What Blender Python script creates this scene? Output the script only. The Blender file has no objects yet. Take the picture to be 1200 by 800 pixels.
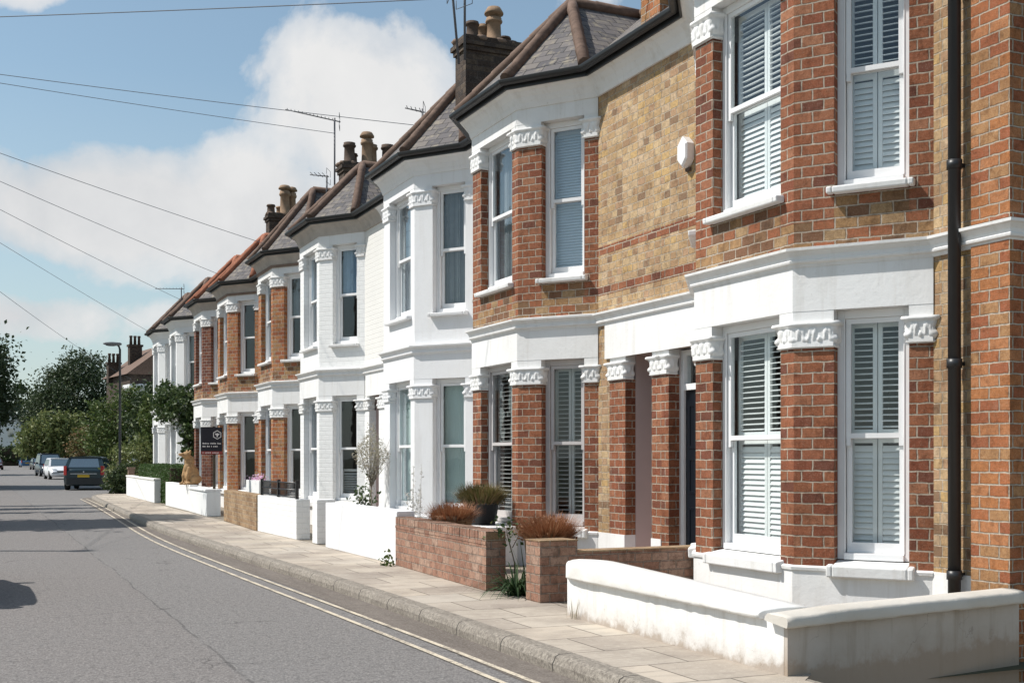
import bpy, bmesh, math, random
from mathutils import Vector, Matrix, noise as mn
random.seed(7)
C = bpy.context.scene.collection
S = bpy.context.scene
R = math.radians

# ------------------------------------------------------------------ helpers
class MB:
    def __init__(s): s.v = []; s.f = []; s.sm = []
    def add(s, vs, fs, smooth=False):
        o = len(s.v); s.v += [tuple(p) for p in vs]
        for f in fs: s.f.append([o + i for i in f]); s.sm.append(smooth)
    def box(s, x0, x1, y0, y1, z0, z1):
        v = [(x0,y0,z0),(x1,y0,z0),(x1,y1,z0),(x0,y1,z0),(x0,y0,z1),(x1,y0,z1),(x1,y1,z1),(x0,y1,z1)]
        s.add(v, [(3,2,1,0),(4,5,6,7),(0,1,5,4),(1,2,6,5),(2,3,7,6),(3,0,4,7)])
    def obox(s, c, ax, ay, az):
        c = Vector(c); ax = Vector(ax); ay = Vector(ay); az = Vector(az)
        v = [c + sx*ax + sy*ay + sz*az for sz in (-1,1) for sx, sy in ((-1,-1),(1,-1),(1,1),(-1,1))]
        s.add(v, [(3,2,1,0),(4,5,6,7),(0,1,5,4),(1,2,6,5),(2,3,7,6),(3,0,4,7)])
    def prism(s, poly, z0, z1):
        n = len(poly)
        a = sum(poly[i][0]*poly[(i+1)%n][1]-poly[(i+1)%n][0]*poly[i][1] for i in range(n))
        if a < 0: poly = poly[::-1]
        v = [(p[0],p[1],z0) for p in poly] + [(p[0],p[1],z1) for p in poly]
        s.add(v, [tuple(range(n))[::-1], tuple(range(n,2*n))] + [(i,(i+1)%n,n+(i+1)%n,n+i) for i in range(n)])
    def loft(s, rings, closed=True, caps=True, smooth=False):
        n = len(rings[0]); v = [p for r in rings for p in r]; f = []
        m = n if closed else n-1
        for k in range(len(rings)-1):
            for i in range(m):
                j = (i+1) % n
                f.append((k*n+i, k*n+j, (k+1)*n+j, (k+1)*n+i))
        s.add(v, f, smooth)
        if caps and closed:
            o = len(s.v)-len(v)
            s.f.append([o+i for i in range(n)][::-1]); s.sm.append(False)
            s.f.append([o+(len(rings)-1)*n+i for i in range(n)]); s.sm.append(False)
    def tube(s, pts, r, n=8, smooth=True):
        pts = [Vector(p) for p in pts]; rings = []
        if not isinstance(r, (list, tuple)): r = [r]*len(pts)
        for i, p in enumerate(pts):
            t = (pts[min(i+1,len(pts)-1)] - pts[max(i-1,0)]).normalized()
            a = t.orthogonal().normalized() if abs(t.z) > .99 else t.cross(Vector((0,0,1))).normalized()
            b = t.cross(a)
            rings.append([p + r[i]*(math.cos(2*math.pi*k/n)*a + math.sin(2*math.pi*k/n)*b) for k in range(n)])
        s.loft(rings, smooth=smooth)
    def lathe(s, c, prof, n=14):
        s.loft([[(c[0]+r*math.cos(2*math.pi*k/n), c[1]+r*math.sin(2*math.pi*k/n), c[2]+z) for k in range(n)] for r, z in prof], smooth=True)
    def blob(s, c, rx, ry, rz, n=10, m=7):
        s.loft([[(c[0]+rx*math.sin(math.pi*(j+.02)/(m+.04))*math.cos(2*math.pi*k/n), c[1]+ry*math.sin(math.pi*(j+.02)/(m+.04))*math.sin(2*math.pi*k/n), c[2]-rz*math.cos(math.pi*(j+.02)/(m+.04))) for k in range(n)] for j in range(m+1)], smooth=True)
    def mesh(s, name, mat, fix=True):
        me = bpy.data.meshes.new(name); me.from_pydata(s.v, [], s.f)
        for i, sm in enumerate(s.sm): me.polygons[i].use_smooth = sm
        if fix:
            bm = bmesh.new(); bm.from_mesh(me); bmesh.ops.recalc_face_normals(bm, faces=bm.faces); bm.to_mesh(me); bm.free()
        uv = me.uv_layers.new(name='UV')
        for p in me.polygons:
            n = p.normal
            if abs(n.z) > .97: t = Vector((1,0,0)); b = Vector((0,1,0))
            else:
                t = Vector((-n.y, n.x, 0)).normalized(); b = n.cross(t)
                if b.z < 0: b = -b
            for li in p.loop_indices:
                co = me.vertices[me.loops[li].vertex_index].co
                uv.data[li].uv = (co.dot(t), co.dot(b))
        if mat: me.materials.append(mat)
        return me
    def build(s, name, mat, parent=None, loc=None, rot=0, bevel=0, fix=True):
        return link(name, s.mesh(name, mat, fix), parent, loc, rot, bevel)
def link(name, me, parent=None, loc=None, rot=0, bevel=0):
    o = bpy.data.objects.new(name, me); C.objects.link(o)
    if parent: o.parent = parent
    if loc is not None: o.location = loc
    if rot: o.rotation_euler.z = rot
    if bevel:
        b = o.modifiers.new('bevel','BEVEL'); b.width = bevel; b.segments = 2; b.limit_method = 'ANGLE'
    return o
def tag(o, label, cat, group=None):
    o['label'] = label; o['category'] = cat
    if group: o['group'] = group
    return o
def thing(name, label, cat, loc=(0,0,0), rz=0, group=None):
    o = bpy.data.objects.new(name, None); C.objects.link(o); o.location = loc; o.rotation_euler.z = rz
    o.empty_display_size = .1
    return tag(o, label, cat, group)
def struct(name, mb, mat, kind='structure', **k):
    o = mb.build(name, mat, **k); o['kind'] = kind; return o
def offs(path, d, closed=False):
    """offset an open plan path to its left by d, mitred"""
    out = []; n = len(path)
    P = [Vector((p[0],p[1])) for p in path]
    for i in range(n):
        ns = []
        if i > 0: t = (P[i]-P[i-1]).normalized(); ns.append(Vector((-t.y,t.x)))
        if i < n-1: t = (P[i+1]-P[i]).normalized(); ns.append(Vector((-t.y,t.x)))
        m = sum(ns, Vector((0,0))).normalized(); k = d/max(m.dot(ns[0]), .3)
        out.append((P[i].x+m.x*k, P[i].y+m.y*k))
    return out
def strip(path, t_out, t_in): return offs(path, t_out) + offs(path, -t_in)[::-1]
def sweep(mb, path, prof, smooth=False):
    """closed profile [(offset, z)] swept along an open plan path"""
    cols = [offs(path, o) for o, z in prof]
    rings = [[(cols[j][i][0], cols[j][i][1], prof[j][1]) for j in range(len(prof))] for i in range(len(path))]
    mb.loft(rings, smooth=smooth)

# ------------------------------------------------------------------ materials
class NT:
    def __init__(s, name):
        s.m = bpy.data.materials.new(name); s.m.use_nodes = True; s.t = s.m.node_tree; s.t.nodes.clear()
        s.out = s.n('ShaderNodeOutputMaterial')
    def n(s, typ, **k):
        nd = s.t.nodes.new(typ)
        for a, b in k.items():
            if a.startswith('_'): nd.inputs[int(a[1:])].default_value = b
            else: setattr(nd, a, b)
        return nd
    def l(s, a, b): s.t.links.new(a, b)
    def val(s, x, sock):
        if hasattr(x, 'is_linked') or hasattr(x, 'links'): s.l(x, sock)
        else: sock.default_value = x
    def math(s, op, a, b=0.0, clamp=False):
        nd = s.n('ShaderNodeMath', operation=op, use_clamp=clamp); s.val(a, nd.inputs[0]); s.val(b, nd.inputs[1]); return nd.outputs[0]
    def mix(s, f, a, b, mode='MIX'):
        nd = s.n('ShaderNodeMixRGB', blend_type=mode); s.val(f, nd.inputs[0]); s.val(a, nd.inputs[1]); s.val(b, nd.inputs[2]); return nd.outputs[0]
    def ramp(s, f, stops, interp='LINEAR'):
        nd = s.n('ShaderNodeValToRGB'); cr = nd.color_ramp; cr.interpolation = interp
        while len(cr.elements) < len(stops): cr.elements.new(.5)
        for e, (p, c) in zip(cr.elements, stops): e.position = p; e.color = (c, c, c, 1) if isinstance(c, (int, float)) else (*c, 1)
        s.l(f, nd.inputs[0]); return nd.outputs[0]
    def noise(s, vec, scale, detail=4, rough=.55, dist=0):
        nd = s.n('ShaderNodeTexNoise'); nd.inputs['Scale'].default_value = scale; nd.inputs['Detail'].default_value = detail
        nd.inputs['Roughness'].default_value = rough; nd.inputs['Distortion'].default_value = dist
        s.l(vec, nd.inputs['Vector']); return nd.outputs[0]
    def bump(s, h, strength=.5, dist=.01):
        nd = s.n('ShaderNodeBump'); nd.inputs['Strength'].default_value = strength; nd.inputs['Distance'].default_value = dist
        s.l(h, nd.inputs['Height']); return nd.outputs[0]
    def pbr(s, col, rough=.8, normal=None, metal=0, spec=.3):
        nd = s.n('ShaderNodeBsdfPrincipled'); s.val(col if not isinstance(col, tuple) or len(col) == 4 else (*col, 1), nd.inputs['Base Color'])
        s.val(rough, nd.inputs['Roughness']); nd.inputs['Metallic'].default_value = metal
        nd.inputs['Specular IOR Level'].default_value = spec
        if normal: s.l(normal, nd.inputs['Normal'])
        s.l(nd.outputs[0], s.out.inputs[0]); return nd
    def uv(s): return s.n('ShaderNodeTexCoord').outputs['UV']
    def obj(s): return s.n('ShaderNodeTexCoord').outputs['Object']
    def pos(s): return s.n('ShaderNodeNewGeometry').outputs['Position']
def C4(c): return (*c, 1)
def mat_brick(name, pal, mortar, bw=.19, rh=.0925, squash=1, paint=None, msize=.0085, dirt=.75, bumpd=.012, dark=.85):
    t = NT(name); uv = t.uv(); pos = t.pos()
    nz = t.n('ShaderNodeTexNoise'); nz.inputs['Scale'].default_value = 14; t.l(pos, nz.inputs['Vector'])
    vs = t.n('ShaderNodeVectorMath', operation='SUBTRACT'); t.l(nz.outputs[1], vs.inputs[0]); vs.inputs[1].default_value = (.5,.5,.5)
    vm = t.n('ShaderNodeVectorMath', operation='SCALE'); t.l(vs.outputs[0], vm.inputs[0]); vm.inputs[3].default_value = .016
    va = t.n('ShaderNodeVectorMath', operation='ADD'); t.l(uv, va.inputs[0]); t.l(vm.outputs[0], va.inputs[1])
    b = t.n('ShaderNodeTexBrick', offset=.5, squash=squash, squash_frequency=2, offset_frequency=2)
    t.l(va.outputs[0], b.inputs['Vector'])
    b.inputs['Color1'].default_value = (0,0,0,1); b.inputs['Color2'].default_value = (1,1,1,1); b.inputs['Mortar'].default_value = (.5,.5,.5,1)
    b.inputs['Scale'].default_value = 1; b.inputs['Mortar Size'].default_value = msize; b.inputs['Mortar Smooth'].default_value = .45
    b.inputs['Bias'].default_value = 0; b.inputs['Brick Width'].default_value = bw; b.inputs['Row Height'].default_value = rh
    n = len(pal); f1 = t.noise(pos, 26, 6, .75); f2 = t.noise(pos, 1.3, 6, .65); f3 = t.noise(pos, 95, 4, .7)
    h = t.math('ADD', t.math('MULTIPLY', t.math('SUBTRACT', 1.0, b.outputs['Fac']), 1.0), t.math('MULTIPLY', f1, .55))
    h = t.math('ADD', h, t.math('MULTIPLY', f3, .25))
    if paint:
        col = t.mix(t.ramp(f2, [(.35,0),(.75,.35)]), C4(paint), C4(tuple(c*.82 for c in paint)))
        col = t.mix(t.math('MULTIPLY', b.outputs['Fac'], .18), col, C4(tuple(c*.62 for c in paint)))
        t.pbr(col, .65, t.bump(h, .45, bumpd*.7)); return t.m
    col = t.ramp(b.outputs['Color'], [((i+.0)/n, c) for i, c in enumerate(pal)], 'CONSTANT')
    col = t.mix(t.ramp(f1, [(.36,.0),(.66,1)]), col, t.mix(.6, col, C4(tuple(c*.38 for c in pal[0]))))
    col = t.mix(t.ramp(f3, [(.54,.0),(.7,.5)]), col, t.mix(.55, col, C4((.58,.47,.36)))); col = t.mix(t.ramp(f3, [(.33,.6),(.42,0)]), col, C4(tuple(c*.35 for c in pal[0])))
    col = t.mix(b.outputs['Fac'], col, t.mix(t.ramp(f1, [(.35,0),(.7,1)]), C4(mortar), C4(tuple(c*.5 for c in mortar))))
    f5 = t.noise(pos, 8, 6, .75)
    col = t.mix(t.ramp(f5, [(.52,0),(.66,.6)]), col, t.mix(1, col, (.38,.33,.31,1), 'MULTIPLY'))
    col = t.mix(t.ramp(f5, [(.30,.22),(.42,0)]), col, t.mix(.5, col, (.62,.50,.38,1)))
    ed = t.ramp(b.outputs['Fac'], [(.02,0),(.18,1),(.55,1),(.8,0)])  # edge shadow of the recessed joints, painted into the brick colour
    col = t.mix(t.math('MULTIPLY', t.math('MULTIPLY', ed, t.ramp(t.noise(pos, 18, 4, .7), [(.42,0),(.58,1)])), dark), col, C4((.06,.04,.03)))
    col = t.mix(t.math('MULTIPLY', t.ramp(f2, [(.42,0),(.72,1)]), dirt), col, t.mix(1, col, (.55,.5,.46,1), 'MULTIPLY'))
    t.pbr(col, .88, t.bump(h, .95, bumpd*1.25), spec=.2); return t.m
def mat_plain(name, col, rough=.7, var=.15, scale=3, bump=.15, bscale=60, metal=0, spec=.3, dark=.75, bd=.004):
    t = NT(name); p = t.pos()
    f = t.noise(p, scale, 5, .6)
    c = t.mix(t.ramp(f, [(.35,0),(.75,1)]), C4(col), C4(tuple(x*(1-var) for x in col)))
    nb = t.bump(t.noise(p, bscale, 4), bump, bd) if bump else None
    t.pbr(c, rough, nb, metal, spec); return t.m
def mat_stucco(name, col, grime=.5, streak=True, splash=False):
    t = NT(name); p = t.pos()
    mp = t.n('ShaderNodeMapping'); t.l(p, mp.inputs[0]); mp.inputs['Scale'].default_value = (9, 9, .9)
    f = t.noise(p, 1.3, 6, .6); g = t.noise(mp.outputs[0], 1, 4, .6); h = t.noise(p, 26, 5, .65)
    c = t.mix(t.math('MULTIPLY', t.ramp(f, [(.45,0),(.8,1)]), grime*.5), C4(col), C4(tuple(x*q for x, q in zip(col, (.78,.75,.7)))))
    if streak: c = t.mix(t.math('MULTIPLY', t.ramp(g, [(.52,0),(.75,1)]), grime*.55), c, C4(tuple(x*q for x, q in zip(col, (.7,.66,.6)))))
    c = t.mix(t.math('MULTIPLY', t.ramp(h, [(.62,0),(.72,1)]), grime*.35), c, C4((.4,.37,.33)))
    if splash:
        sx = t.n('ShaderNodeSeparateXYZ'); t.l(p, sx.inputs[0]); k = t.noise(p, 5, 6, .7)
        lo = t.ramp(t.math('ADD', sx.outputs[2], t.math('MULTIPLY', t.math('SUBTRACT', k, .5), .34)), [(.13,1),(.19,.35),(.3,0)])
        c = t.mix(t.math('MULTIPLY', lo, .8), c, (.30,.23,.17,1))
        cr = t.n('ShaderNodeTexVoronoi', feature='DISTANCE_TO_EDGE'); cr.inputs['Scale'].default_value = 1.1
        ad = t.n('ShaderNodeVectorMath', operation='ADD'); nn = t.n('ShaderNodeTexNoise'); nn.inputs['Scale'].default_value = 2.5; nn.inputs['Detail'].default_value = 6
        t.l(p, nn.inputs['Vector']); t.l(p, ad.inputs[0]); t.l(nn.outputs[1], ad.inputs[1]); t.l(ad.outputs[0], cr.inputs['Vector'])
        c = t.mix(t.math('MULTIPLY', t.math('LESS_THAN', cr.outputs[0], .003), t.ramp(t.noise(p, 1.7, 2), [(.5,0),(.58,.45)])), c, (.22,.19,.16,1))
    h2 = t.math('ADD', h, t.math('MULTIPLY', t.noise(p, 6, 5, .6), 1.2))
    t.pbr(c, .75, t.bump(h2, .35, .008)); return t.m
def mat_glass(name):
    t = NT(name)
    ge = t.n('ShaderNodeNewGeometry'); dp = t.n('ShaderNodeVectorMath', operation='DOT_PRODUCT'); t.l(ge.outputs['Incoming'], dp.inputs[0]); t.l(ge.outputs['Normal'], dp.inputs[1])
    om = t.math('SUBTRACT', 1.0, t.math('ABSOLUTE', dp.outputs['Value']), True)
    fres = t.math('ADD', .035, t.math('MULTIPLY', .965, t.math('POWER', om, 5.0)))
    p = t.obj(); nb = t.bump(t.noise(p, 2.2, 2), .06, .02)
    tr = t.n('ShaderNodeBsdfTransparent'); tr.inputs[0].default_value = (.95,.97,.97,1)
    gl = t.n('ShaderNodeBsdfGlossy'); gl.inputs['Roughness'].default_value = .015; t.l(nb, gl.inputs['Normal']); gl.inputs[0].default_value = (.9,.95,1,1)
    mx = t.n('ShaderNodeMixShader'); t.l(t.math('MULTIPLY', fres, 1.1, True), mx.inputs[0]); t.l(tr.outputs[0], mx.inputs[1]); t.l(gl.outputs[0], mx.inputs[2])
    t.l(mx.outputs[0], t.out.inputs[0]); return t.m
def mat_leaf(name, c1, c2, c3, scale=.9, trans=.25):
    t = NT(name); p = t.pos()
    oi = t.n('ShaderNodeNewGeometry').outputs['Random Per Island']
    f = t.noise(p, scale, 4, .6)
    c = t.mix(t.ramp(f, [(.35,0),(.65,1)]), C4(c1), C4(c2)); c = t.mix(t.ramp(oi, [(.55,0),(1,.9)]), c, C4(c3))
    pb = t.n('ShaderNodeBsdfPrincipled'); t.l(c, pb.inputs['Base Color']); pb.inputs['Roughness'].default_value = .55; pb.inputs['Specular IOR Level'].default_value = .35
    tl = t.n('ShaderNodeBsdfTranslucent'); t.l(c, tl.inputs[0])
    mx = t.n('ShaderNodeMixShader'); mx.inputs[0].default_value = trans; t.l(pb.outputs[0], mx.inputs[1]); t.l(tl.outputs[0], mx.inputs[2]); t.l(mx.outputs[0], t.out.inputs[0])
    return t.m
M = {}
YEL = [(.66,.48,.28),(.62,.41,.18),(.56,.375,.20),(.52,.34,.18),(.61,.44,.27),(.55,.37,.22),(.47,.295,.165),(.59,.40,.21),(.50,.31,.19),(.27,.165,.105),(.64,.47,.31),(.54,.36,.205),(.57,.39,.22),(.40,.24,.14)]
RED = [(.385,.140,.070),(.35,.120,.062),(.21,.08,.055),(.47,.215,.12),(.42,.165,.085),(.30,.098,.055),(.40,.150,.08),(.255,.088,.055),(.44,.185,.10),(.36,.130,.067),(.39,.145,.072)]
MIX = [(.36,.21,.10),(.40,.14,.07),(.27,.155,.085),(.46,.31,.17),(.22,.11,.065),(.42,.25,.12),(.34,.12,.06),(.17,.10,.065)]
RED = [tuple(q*.88 for q in c_) for c_ in RED]
MORT = (.57,.48,.385)
M['yellow'] = mat_brick('yellow_stock_brick', YEL, (.66,.56,.43), bw=.175, rh=.088, squash=.7, dark=1.0, bumpd=.018, msize=.007)
M['red'] = mat_brick('red_facing_brick', RED, MORT)
M['mixed'] = mat_brick('mixed_stock_brick', MIX, MORT)
M['orange'] = mat_brick('orange_brick', [(.46,.19,.075),(.42,.15,.065),(.5,.22,.1),(.36,.12,.06),(.44,.25,.12)], MORT)
M['darkred'] = mat_brick('dark_red_brick', [(.25,.09,.055),(.2,.07,.05),(.29,.11,.06),(.16,.06,.045)], (.5,.42,.36))
M['garden_brick'] = mat_brick('garden_wall_brick', [(.42,.235,.165),(.37,.20,.14),(.46,.28,.20),(.33,.175,.125),(.40,.225,.16),(.49,.33,.25)], (.40,.31,.25), bw=.19, rh=.088, squash=1, dirt=.5)
M['garden_yellow'] = mat_brick('garden_wall_buff_brick', [(.43,.29,.17),(.38,.25,.14),(.46,.33,.2),(.33,.21,.12)], (.48,.38,.28), bw=.19, rh=.088, squash=1)
M['painted_brick'] = mat_brick('painted_brick', RED, MORT, paint=(.72,.71,.68))
M['white_brick'] = mat_brick('white_painted_brick', RED, MORT, paint=(.80,.80,.79))
M['stucco'] = mat_stucco('white_stucco', (.75,.75,.745), .8)
M['stucco_clean'] = mat_stucco('fresh_white_stucco', (.75,.755,.765), .45)
M['stucco_far'] = mat_stucco('off_white_stucco', (.74,.745,.74), .3)
M['wall_render'] = mat_stucco('weathered_white_render', (.76,.755,.74), 1.0, splash=True)
M['coping'] = mat_stucco('weathered_coping', (.74,.73,.705), 1.5, False)
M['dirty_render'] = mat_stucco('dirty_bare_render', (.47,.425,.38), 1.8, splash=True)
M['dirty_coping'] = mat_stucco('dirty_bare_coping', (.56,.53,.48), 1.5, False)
M['white_paint'] = mat_plain('white_gloss_paint', (.82,.82,.82), .35, .06, 5, .05)
M['grey_paint'] = mat_plain('warm_grey_paint', (.55,.52,.51), .4, .08, 5, .05)
M['shutter'] = mat_plain('shutter_paint', (.84,.84,.83), .4, .04, 5, 0)
M['shutter_grey'] = mat_plain('grey_shutter_paint', (.50,.48,.47), .45, .05, 5, 0)
M['blind_blue'] = mat_plain('pale_blue_blind', (.62,.70,.78), .6, .05, 3, 0)
M['blind_green'] = mat_plain('pale_green_grey_blind', (.42,.52,.50), .6, .08, 2, 0)
M['curtain'] = mat_plain('curtain_cloth', (.30,.32,.34), .9, .2, 6, 0)
M['curtain_blue'] = mat_plain('blue_curtain_cloth', (.42,.54,.66), .9, .15, 6, 0)
M['mauve'] = mat_plain('mauve_plaster', (.52,.42,.40), .8, .1, 2, .1)
M['door_navy'] = mat_plain('navy_door_paint', (.008,.011,.016), .3, .1, 3, .05)
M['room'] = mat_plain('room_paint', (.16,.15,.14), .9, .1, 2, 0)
M['black'] = mat_plain('black_painted_iron', (.012,.012,.014), .35, .2, 8, .2, spec=.5)
M['black_plastic'] = mat_plain('black_plastic', (.02,.021,.023), .4, .2, 6, .1, spec=.5)
M['terracotta'] = mat_plain('weathered_ridge_tile', (.19,.125,.095), .85, .5, 9, .5, 40)
M['terracotta_red'] = mat_plain('red_ridge_tile', (.36,.14,.08), .85, .4, 9, .5, 40)
M['pot'] = mat_plain('chimney_pot_clay', (.33,.22,.14), .85, .45, 7, .4, 40)
M['pot_dark'] = mat_plain('sooty_chimney_pot', (.12,.085,.065), .9, .5, 7, .4, 40)
M['stack'] = mat_brick('sooty_stack_brick', [(.10,.075,.06),(.075,.055,.045),(.13,.10,.075),(.06,.05,.045)], (.12,.10,.09))
M['stone_brown'] = mat_plain('brown_stone', (.24,.17,.13), .85, .3, 6, .3)
M['cornice_grey'] = mat_plain('grey_cornice_paint', (.46,.42,.38), .75, .3, 4, .2)
M['glass'] = mat_glass('window_glass')
M['lead'] = mat_plain('grey_lead', (.16,.17,.18), .6, .3, 6, .2)
M['metal'] = mat_plain('aerial_metal', (.13,.13,.14), .5, .2, 6, 0, .6)
M['wire'] = mat_plain('wire_rubber', (.17,.185,.21), .7, .1, 3, 0)

def m_slate():
    t = NT('roof_slate'); uv = t.uv(); p = t.pos()
    b = t.n('ShaderNodeTexBrick', offset=.5, squash=1); t.l(uv, b.inputs['Vector'])
    for k, v in (('Scale',1),('Mortar Size',.006),('Mortar Smooth',.1),('Bias',0),('Brick Width',.26),('Row Height',.17)): b.inputs[k].default_value = v
    b.inputs['Color1'].default_value = (0,0,0,1); b.inputs['Color2'].default_value = (1,1,1,1)
    sx = t.n('ShaderNodeSeparateXYZ'); t.l(uv, sx.inputs[0])
    saw = t.math('FRACT', t.math('DIVIDE', sx.outputs[1], .17))
    col = t.ramp(b.outputs['Color'], [(0,(.115,.105,.105)),(.3,(.15,.135,.13)),(.55,(.085,.08,.085)),(.75,(.17,.15,.135)),(1,(.12,.11,.11))])
    f = t.noise(p, 7, 5, .65); col = t.mix(t.ramp(f, [(.52,0),(.66,.7)]), col, (.30,.26,.19,1))
    col = t.mix(b.outputs['Fac'], col, (.03,.028,.027,1))
    h = t.math('ADD', t.math('MULTIPLY', t.math('SUBTRACT', 1.0, saw), .9), t.math('MULTIPLY', f, .3))
    h = t.math('SUBTRACT', h, b.outputs['Fac'])
    t.pbr(col, .75, t.bump(h, .9, .015)); return t.m
M['slate'] = m_slate()
def m_asphalt():
    t = NT('worn_asphalt'); p = t.pos()
    f1 = t.noise(p, .45, 5, .6); f2 = t.noise(p, 9, 5, .65); f3 = t.noise(p, 48, 5, .8); f4 = t.noise(p, 17, 5, .75); v = t.n('ShaderNodeTexVoronoi'); v.inputs['Scale'].default_value = 55; t.l(p, v.inputs['Vector'])
    sx = t.n('ShaderNodeSeparateXYZ'); t.l(p, sx.inputs[0]); X = sx.outputs[0]
    mp = t.n('ShaderNodeMapping'); t.l(p, mp.inputs[0]); mp.inputs['Scale'].default_value = (1,.18,1); wob = t.noise(mp.outputs[0], 2.2, 6, .6)
    xw = t.math('ADD', X, t.math('MULTIPLY', t.math('SUBTRACT', wob, .5), .22))
    side = t.ramp(t.math('SUBTRACT', xw, 1.22), [(.47,0),(.5,1)])
    col = t.mix(side, (.155,.141,.135,1), (.152,.145,.142,1))
    col = t.mix(t.ramp(f1, [(.35,0),(.7,.6)]), col, (.140,.132,.128,1))
    col = t.mix(t.ramp(f2, [(.5,0),(.8,.45)]), col, (.235,.22,.208,1))
    col = t.mix(t.ramp(f3, [(.46,0),(.62,.75)]), col, (.33,.312,.295,1))
    col = t.mix(t.ramp(f3, [(.3,.75),(.42,0)]), col, (.05,.047,.046,1))
    col = t.mix(t.ramp(f4, [(.5,0),(.64,.55)]), col, (.075,.07,.068,1)); col = t.mix(t.ramp(f4, [(.34,.4),(.44,0)]), col, (.26,.245,.23,1))
    # gutter band beside the kerb: browner, dustier
    edge = t.ramp(t.math('SUBTRACT', xw, 2.85), [(.38,0),(.5,.75)])
    # the crack between the two resurfaced halves
    d = t.math('ABSOLUTE', t.math('SUBTRACT', xw, 1.72)); wid = t.math('ADD', .001, t.math('MULTIPLY', f2, .018))
    crack = t.math('LESS_THAN', d, wid)
    crack = t.math('MULTIPLY', crack, t.ramp(t.noise(p, 1.3, 3), [(.40,0),(.5,.42)]))
    col = t.mix(crack, col, (.035,.032,.03,1))
    # transverse fine cracks
    vo = t.n('ShaderNodeTexVoronoi', feature='DISTANCE_TO_EDGE'); vo.inputs['Scale'].default_value = .42
    vv = t.n('ShaderNodeVectorMath', operation='ADD'); t.l(p, vv.inputs[0])
    nn = t.n('ShaderNodeTexNoise'); nn.inputs['Scale'].default_value = 1.4; nn.inputs['Detail'].default_value = 6; t.l(p, nn.inputs['Vector']); t.l(nn.outputs[1], vv.inputs[1]); t.l(vv.outputs[0], vo.inputs['Vector'])
    ck = t.math('MULTIPLY', t.math('LESS_THAN', vo.outputs[0], .004), t.ramp(t.noise(p, .5, 2), [(.5,0),(.56,.6)]))
    col = t.mix(ck, col, (.05,.047,.045,1))
    h = t.math('ADD', f3, t.math('MULTIPLY', v.outputs[0], .8)); h = t.math('SUBTRACT', h, t.math('MULTIPLY', crack, 1.5))
    t.pbr(col, .85, t.bump(h, .55, .01), spec=.25); return t.m
M['asphalt'] = m_asphalt()
def m_gutter():
    t = NT('gutter_asphalt'); p = t.pos(); f2 = t.noise(p, 9, 5, .65); f3 = t.noise(p, 60, 3, .7)
    mp = t.n('ShaderNodeMapping'); t.l(p, mp.inputs[0]); mp.inputs['Scale'].default_value = (6,.5,1); f1 = t.noise(mp.outputs[0], 1, 5, .6)
    col = t.mix(t.ramp(f1, [(.35,0),(.65,1)]), (.125,.105,.09,1), (.175,.15,.13,1))
    col = t.mix(t.ramp(f2, [(.45,0),(.7,.7)]), col, (.085,.07,.06,1)); col = t.mix(t.ramp(f3, [(.5,0),(.62,.7)]), col, (.25,.225,.2,1))
    t.pbr(col, .9, t.bump(f3, .6, .01)); return t.m
M['gutter_strip'] = m_gutter()
def m_line():
    t = NT('faded_yellow_line'); p = t.pos(); f = t.noise(p, 40, 5, .75); g = t.noise(p, 3, 4)
    w = t.math('ADD', f, t.math('MULTIPLY', t.math('SUBTRACT', g, .5), .5))
    col = t.mix(t.ramp(w, [(.46,0),(.62,1)]), (.58,.51,.40,1), (.22,.19,.16,1))
    t.pbr(col, .8, t.bump(f, .3, .004)); return t.m
M['line'] = m_line()
def m_paving():
    t = NT('york_stone_paving'); uv = t.pos(); p = uv
    mp = t.n('ShaderNodeMapping'); t.l(p, mp.inputs[0]); mp.inputs['Rotation'].default_value = (0,0,R(1))
    b = t.n('ShaderNodeTexBrick', offset=.37, squash=.7, squash_frequency=3); t.l(mp.outputs[0], b.inputs['Vector'])
    for k, v in (('Scale',1),('Mortar Size',.007),('Mortar Smooth',.3),('Bias',0),('Brick Width',.86),('Row Height',.62)): b.inputs[k].default_value = v
    b.inputs['Color1'].default_value = (0,0,0,1); b.inputs['Color2'].default_value = (1,1,1,1)
    col = t.ramp(b.outputs['Color'], [(0,(.46,.40,.325)),(.25,(.37,.32,.268)),(.45,(.50,.445,.37)),(.62,(.32,.275,.235)),(.8,(.48,.415,.34)),(1,(.43,.385,.33))])
    f = t.noise(p, 1.1, 6, .62); g = t.noise(p, 22, 5, .7); k = t.noise(p, 90, 3, .6)
    mp2 = t.n('ShaderNodeMapping'); t.l(p, mp2.inputs[0]); mp2.inputs['Scale'].default_value = (.8,5,1); st = t.noise(mp2.outputs[0], 1, 5, .6, .6)
    col = t.mix(t.ramp(f, [(.42,0),(.66,.75)]), col, (.225,.19,.16,1))
    col = t.mix(t.ramp(st, [(.55,0),(.7,.5)]), col, (.21,.18,.155,1))
    col = t.mix(t.ramp(g, [(.52,0),(.72,.5)]), col, (.5,.45,.385,1)); col = t.mix(t.ramp(k, [(.6,0),(.7,.4)]), col, (.17,.15,.13,1))
    col = t.mix(t.math('MULTIPLY', b.outputs['Fac'], .9), col, (.10,.085,.07,1))
    h = t.math('SUBTRACT', t.math('ADD', t.math('MULTIPLY', g, .5), t.math('MULTIPLY', b.outputs['Color'], .35)), b.outputs['Fac'])
    t.pbr(col, .85, t.bump(h, .7, .012), spec=.25); return t.m
M['paving'] = m_paving()
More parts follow.
